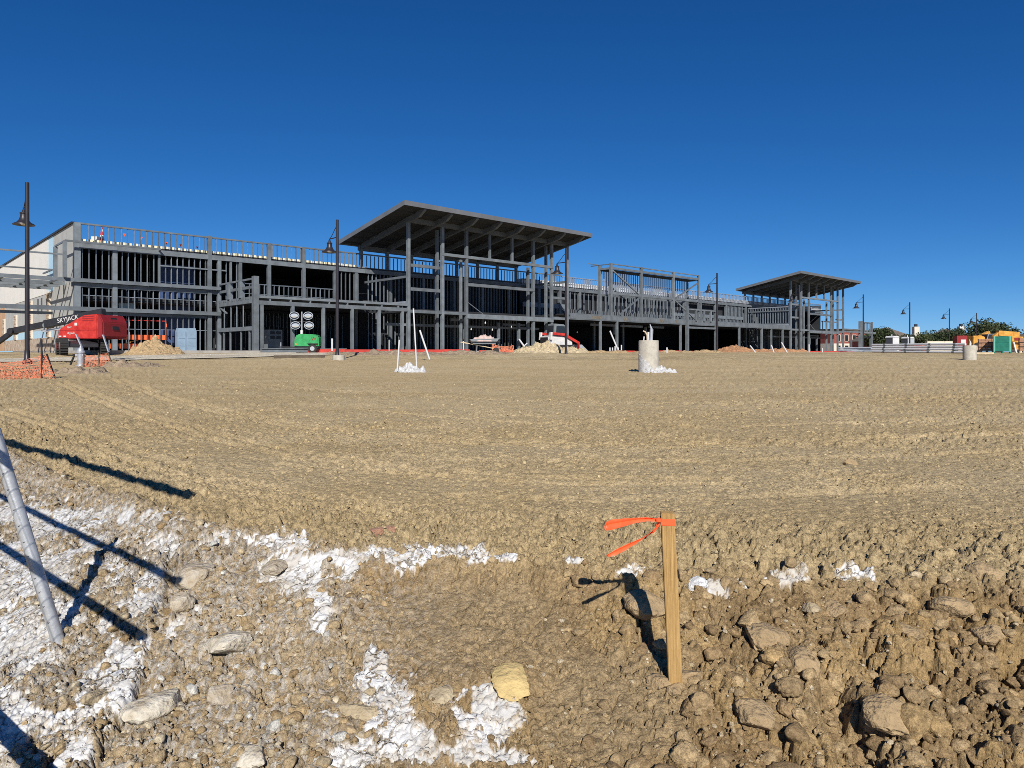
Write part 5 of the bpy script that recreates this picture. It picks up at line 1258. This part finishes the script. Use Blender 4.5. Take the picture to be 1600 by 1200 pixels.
for i, (px, py, w, h, m, lab, fl) in enumerate(ROCKS): rock(px, py, w, h, M[m], lab, 50 + i, fl)
CL = [(1250, 1040, 70, 58, 'large rounded brown clod right of the stake foot'), (1195, 1000, 86, 60, 'broad lumpy clod between stake and rounded clod'), (1010, 965, 80, 62, 'big cracked clod just left of the stake'),
      (1410, 1000, 60, 40, 'brown clod on the right bank above the deep cavity'), (1490, 960, 62, 44, 'brown clod high on the right bank'), (1450, 1060, 66, 50, 'lumpy clod above the lower right hollow'),
      (1540, 1000, 58, 46, 'brown clod left of the black hollow at the right edge'), (1300, 950, 54, 36, 'clod beneath the white chalky patch on the right bank'), (1540, 900, 56, 36, 'pale clod near the right edge of the rim'),
      (1390, 1130, 80, 64, 'large clod right of the deep black cavity'), (1180, 1130, 70, 54, 'flat brown clod low on the right bank'), (1330, 725, 22, 20, 'lone dark clod out on the level soil'), (1268, 960, 30, 26, 'small yellowish stone among the right bank clods'), (1030, 1068, 46, 36, 'clod against the left front of the stake foot'), (1078, 1062, 50, 34, 'clod against the right front of the stake foot'), (1055, 1078, 40, 28, 'small clod right below the stake foot')]
for i, (px, py, w, h, lab) in enumerate(CL): rock(px, py, w, h, M['rock_tan' if i == 12 else 'rock_brown'], lab, 90 + i, .7, 'soil clod', 'soil_clod')
# broken brick with red tape
BB = thing('broken_brick', 'broken reddish brick with a scrap of red tape on the level soil', 'brick', (*gpix(597, 840)[:2], gpix(597, 840)[2] + .01), R(35))
MB().box(-.055, .055, -.018, .018, 0, .034).build('brick_body', mat('brick_clay', (.36, .20, .13), .95, 0, .3, 30, .5, 90), BB, False, .003)
MB().bar((-.06, -.02, .004), (-.13, .03, .008), .02, .008).build('tape_scrap', M['darkred'], BB)

# loose clods, crumbs and stones nobody could count
def scatter(name, n, sub, test, size, cols, seed, amp=.3, embed=.25, flat=.75, power=3.2):
    r_ = np.random.default_rng(seed); protos = [rockify(IC[sub][0], seed + 100 + k, amp, 1.3, 5) for k in range(12)]; fc = IC[sub][1]
    q = r_.uniform(1 / 13.0, 1 / 1.25, n * 6) if test != 'pad' else r_.uniform(1 / 16.0, 1 / 2.2, n * 6)
    y = 1 / q; x = r_.uniform(-.95, .95, n * 6) * y
    z, i, j = surf(x, y); b = GBANK[i, j]; lm_ = GLIME[i, j]; u = GU[i, j]; v = GV[i, j]
    k = (b > .5) if test == 'bank' else (b < .3) if test == 'pad' else (b > .5) & (u > 880) if test == 'right' else (b > .5) & (u < 640) if test == 'left' else (np.abs(b - .35) < .3)
    if test in ('bank', 'left', 'right'):
        sl = (np.hypot((u - 740) / 150, (v - 985) / 85) < 1) | (np.hypot((u - 960) / 115, (v - 1110) / 100) < 1); k &= (~sl) | (r_.random(len(x)) < (.5 if sub == 1 else .08))
        k &= (lm_ < .4) | (r_.random(len(x)) < .25)
    if test == 'pad': k &= fbm(x * 1.3, y * 1.3, 71, 3) + .3 * r_.random(len(x)) > .55
    sel = np.nonzero(k)[0][:n]; V_ = []; F_ = []; C_ = []; o = 0
    for s in sel:
        p = protos[r_.integers(12)]; sz = size[0] + (size[1] - size[0]) * r_.random() ** power
        if test == 'pad': sz *= min(1.6, max(.7, y[s] / 5))
        a = r_.uniform(0, 6.28); ca, sa = math.cos(a), math.sin(a); sx, sy = r_.uniform(.75, 1.25, 2)
        w = p * np.array([sz * sx, sz * sy, sz * flat * r_.uniform(.7, 1.2)])
        tl_ = r_.uniform(-.6, .6); w = np.stack([w[:, 0], w[:, 1] * math.cos(tl_) - w[:, 2] * math.sin(tl_), w[:, 1] * math.sin(tl_) + w[:, 2] * math.cos(tl_)], 1)
        w = np.stack([w[:, 0] * ca - w[:, 1] * sa + x[s], w[:, 0] * sa + w[:, 1] * ca + y[s], w[:, 2] + z[s] + sz * embed], 1)
        c = cols[r_.integers(len(cols))] * r_.uniform(.85, 1.15)
        if lm_[s] > .5 and r_.random() < .8: c = np.array([.68, .68, .67])
        V_.append(w); F_.append(fc + o); C_.append(np.repeat(c[None], len(w), 0)); o += len(w)
    ob = np_mesh(name, np.concatenate(V_), np.concatenate(F_), np.concatenate(C_), M['pebble'], sub > 1)
    tag(ob, kind='stuff'); return ob
br = np.array
BROWN = [br([.29, .20, .105]), br([.38, .275, .15]), br([.335, .238, .128]), br([.42, .305, .165])]
TAN = [br([.46, .37, .235]), br([.38, .285, .165]), br([.46, .37, .24]), br([.40, .30, .175])]
MIX = TAN + BROWN + [br([.52, .44, .31]), br([.58, .56, .50])]
scatter('large_clods', 210, 4, 'right', (.022, .055), BROWN + [br([.42, .29, .14])], 201, .42, -.15, power=1.6)
scatter('loose_clods', 1500, 3, 'right', (.007, .030), BROWN, 206, .46, -.12, power=1.6)
scatter('rim_clods', 700, 3, 'rim', (.006, .026), TAN + BROWN, 202, .42, .0)
scatter('bank_stones', 3400, 2, 'left', (.004, .022), MIX, 203, .36, .0, power=2.2)
scatter('bank_crumbs', 13000, 1, 'bank', (.0028, .011), MIX[:-1], 204, .36, .15)
scatter('soil_crumbs', 13000, 1, 'pad', (.003, .017), [br([.43, .33, .18]), br([.40, .305, .165]), br([.47, .37, .215]), br([.37, .28, .15])], 205, .36, .05)
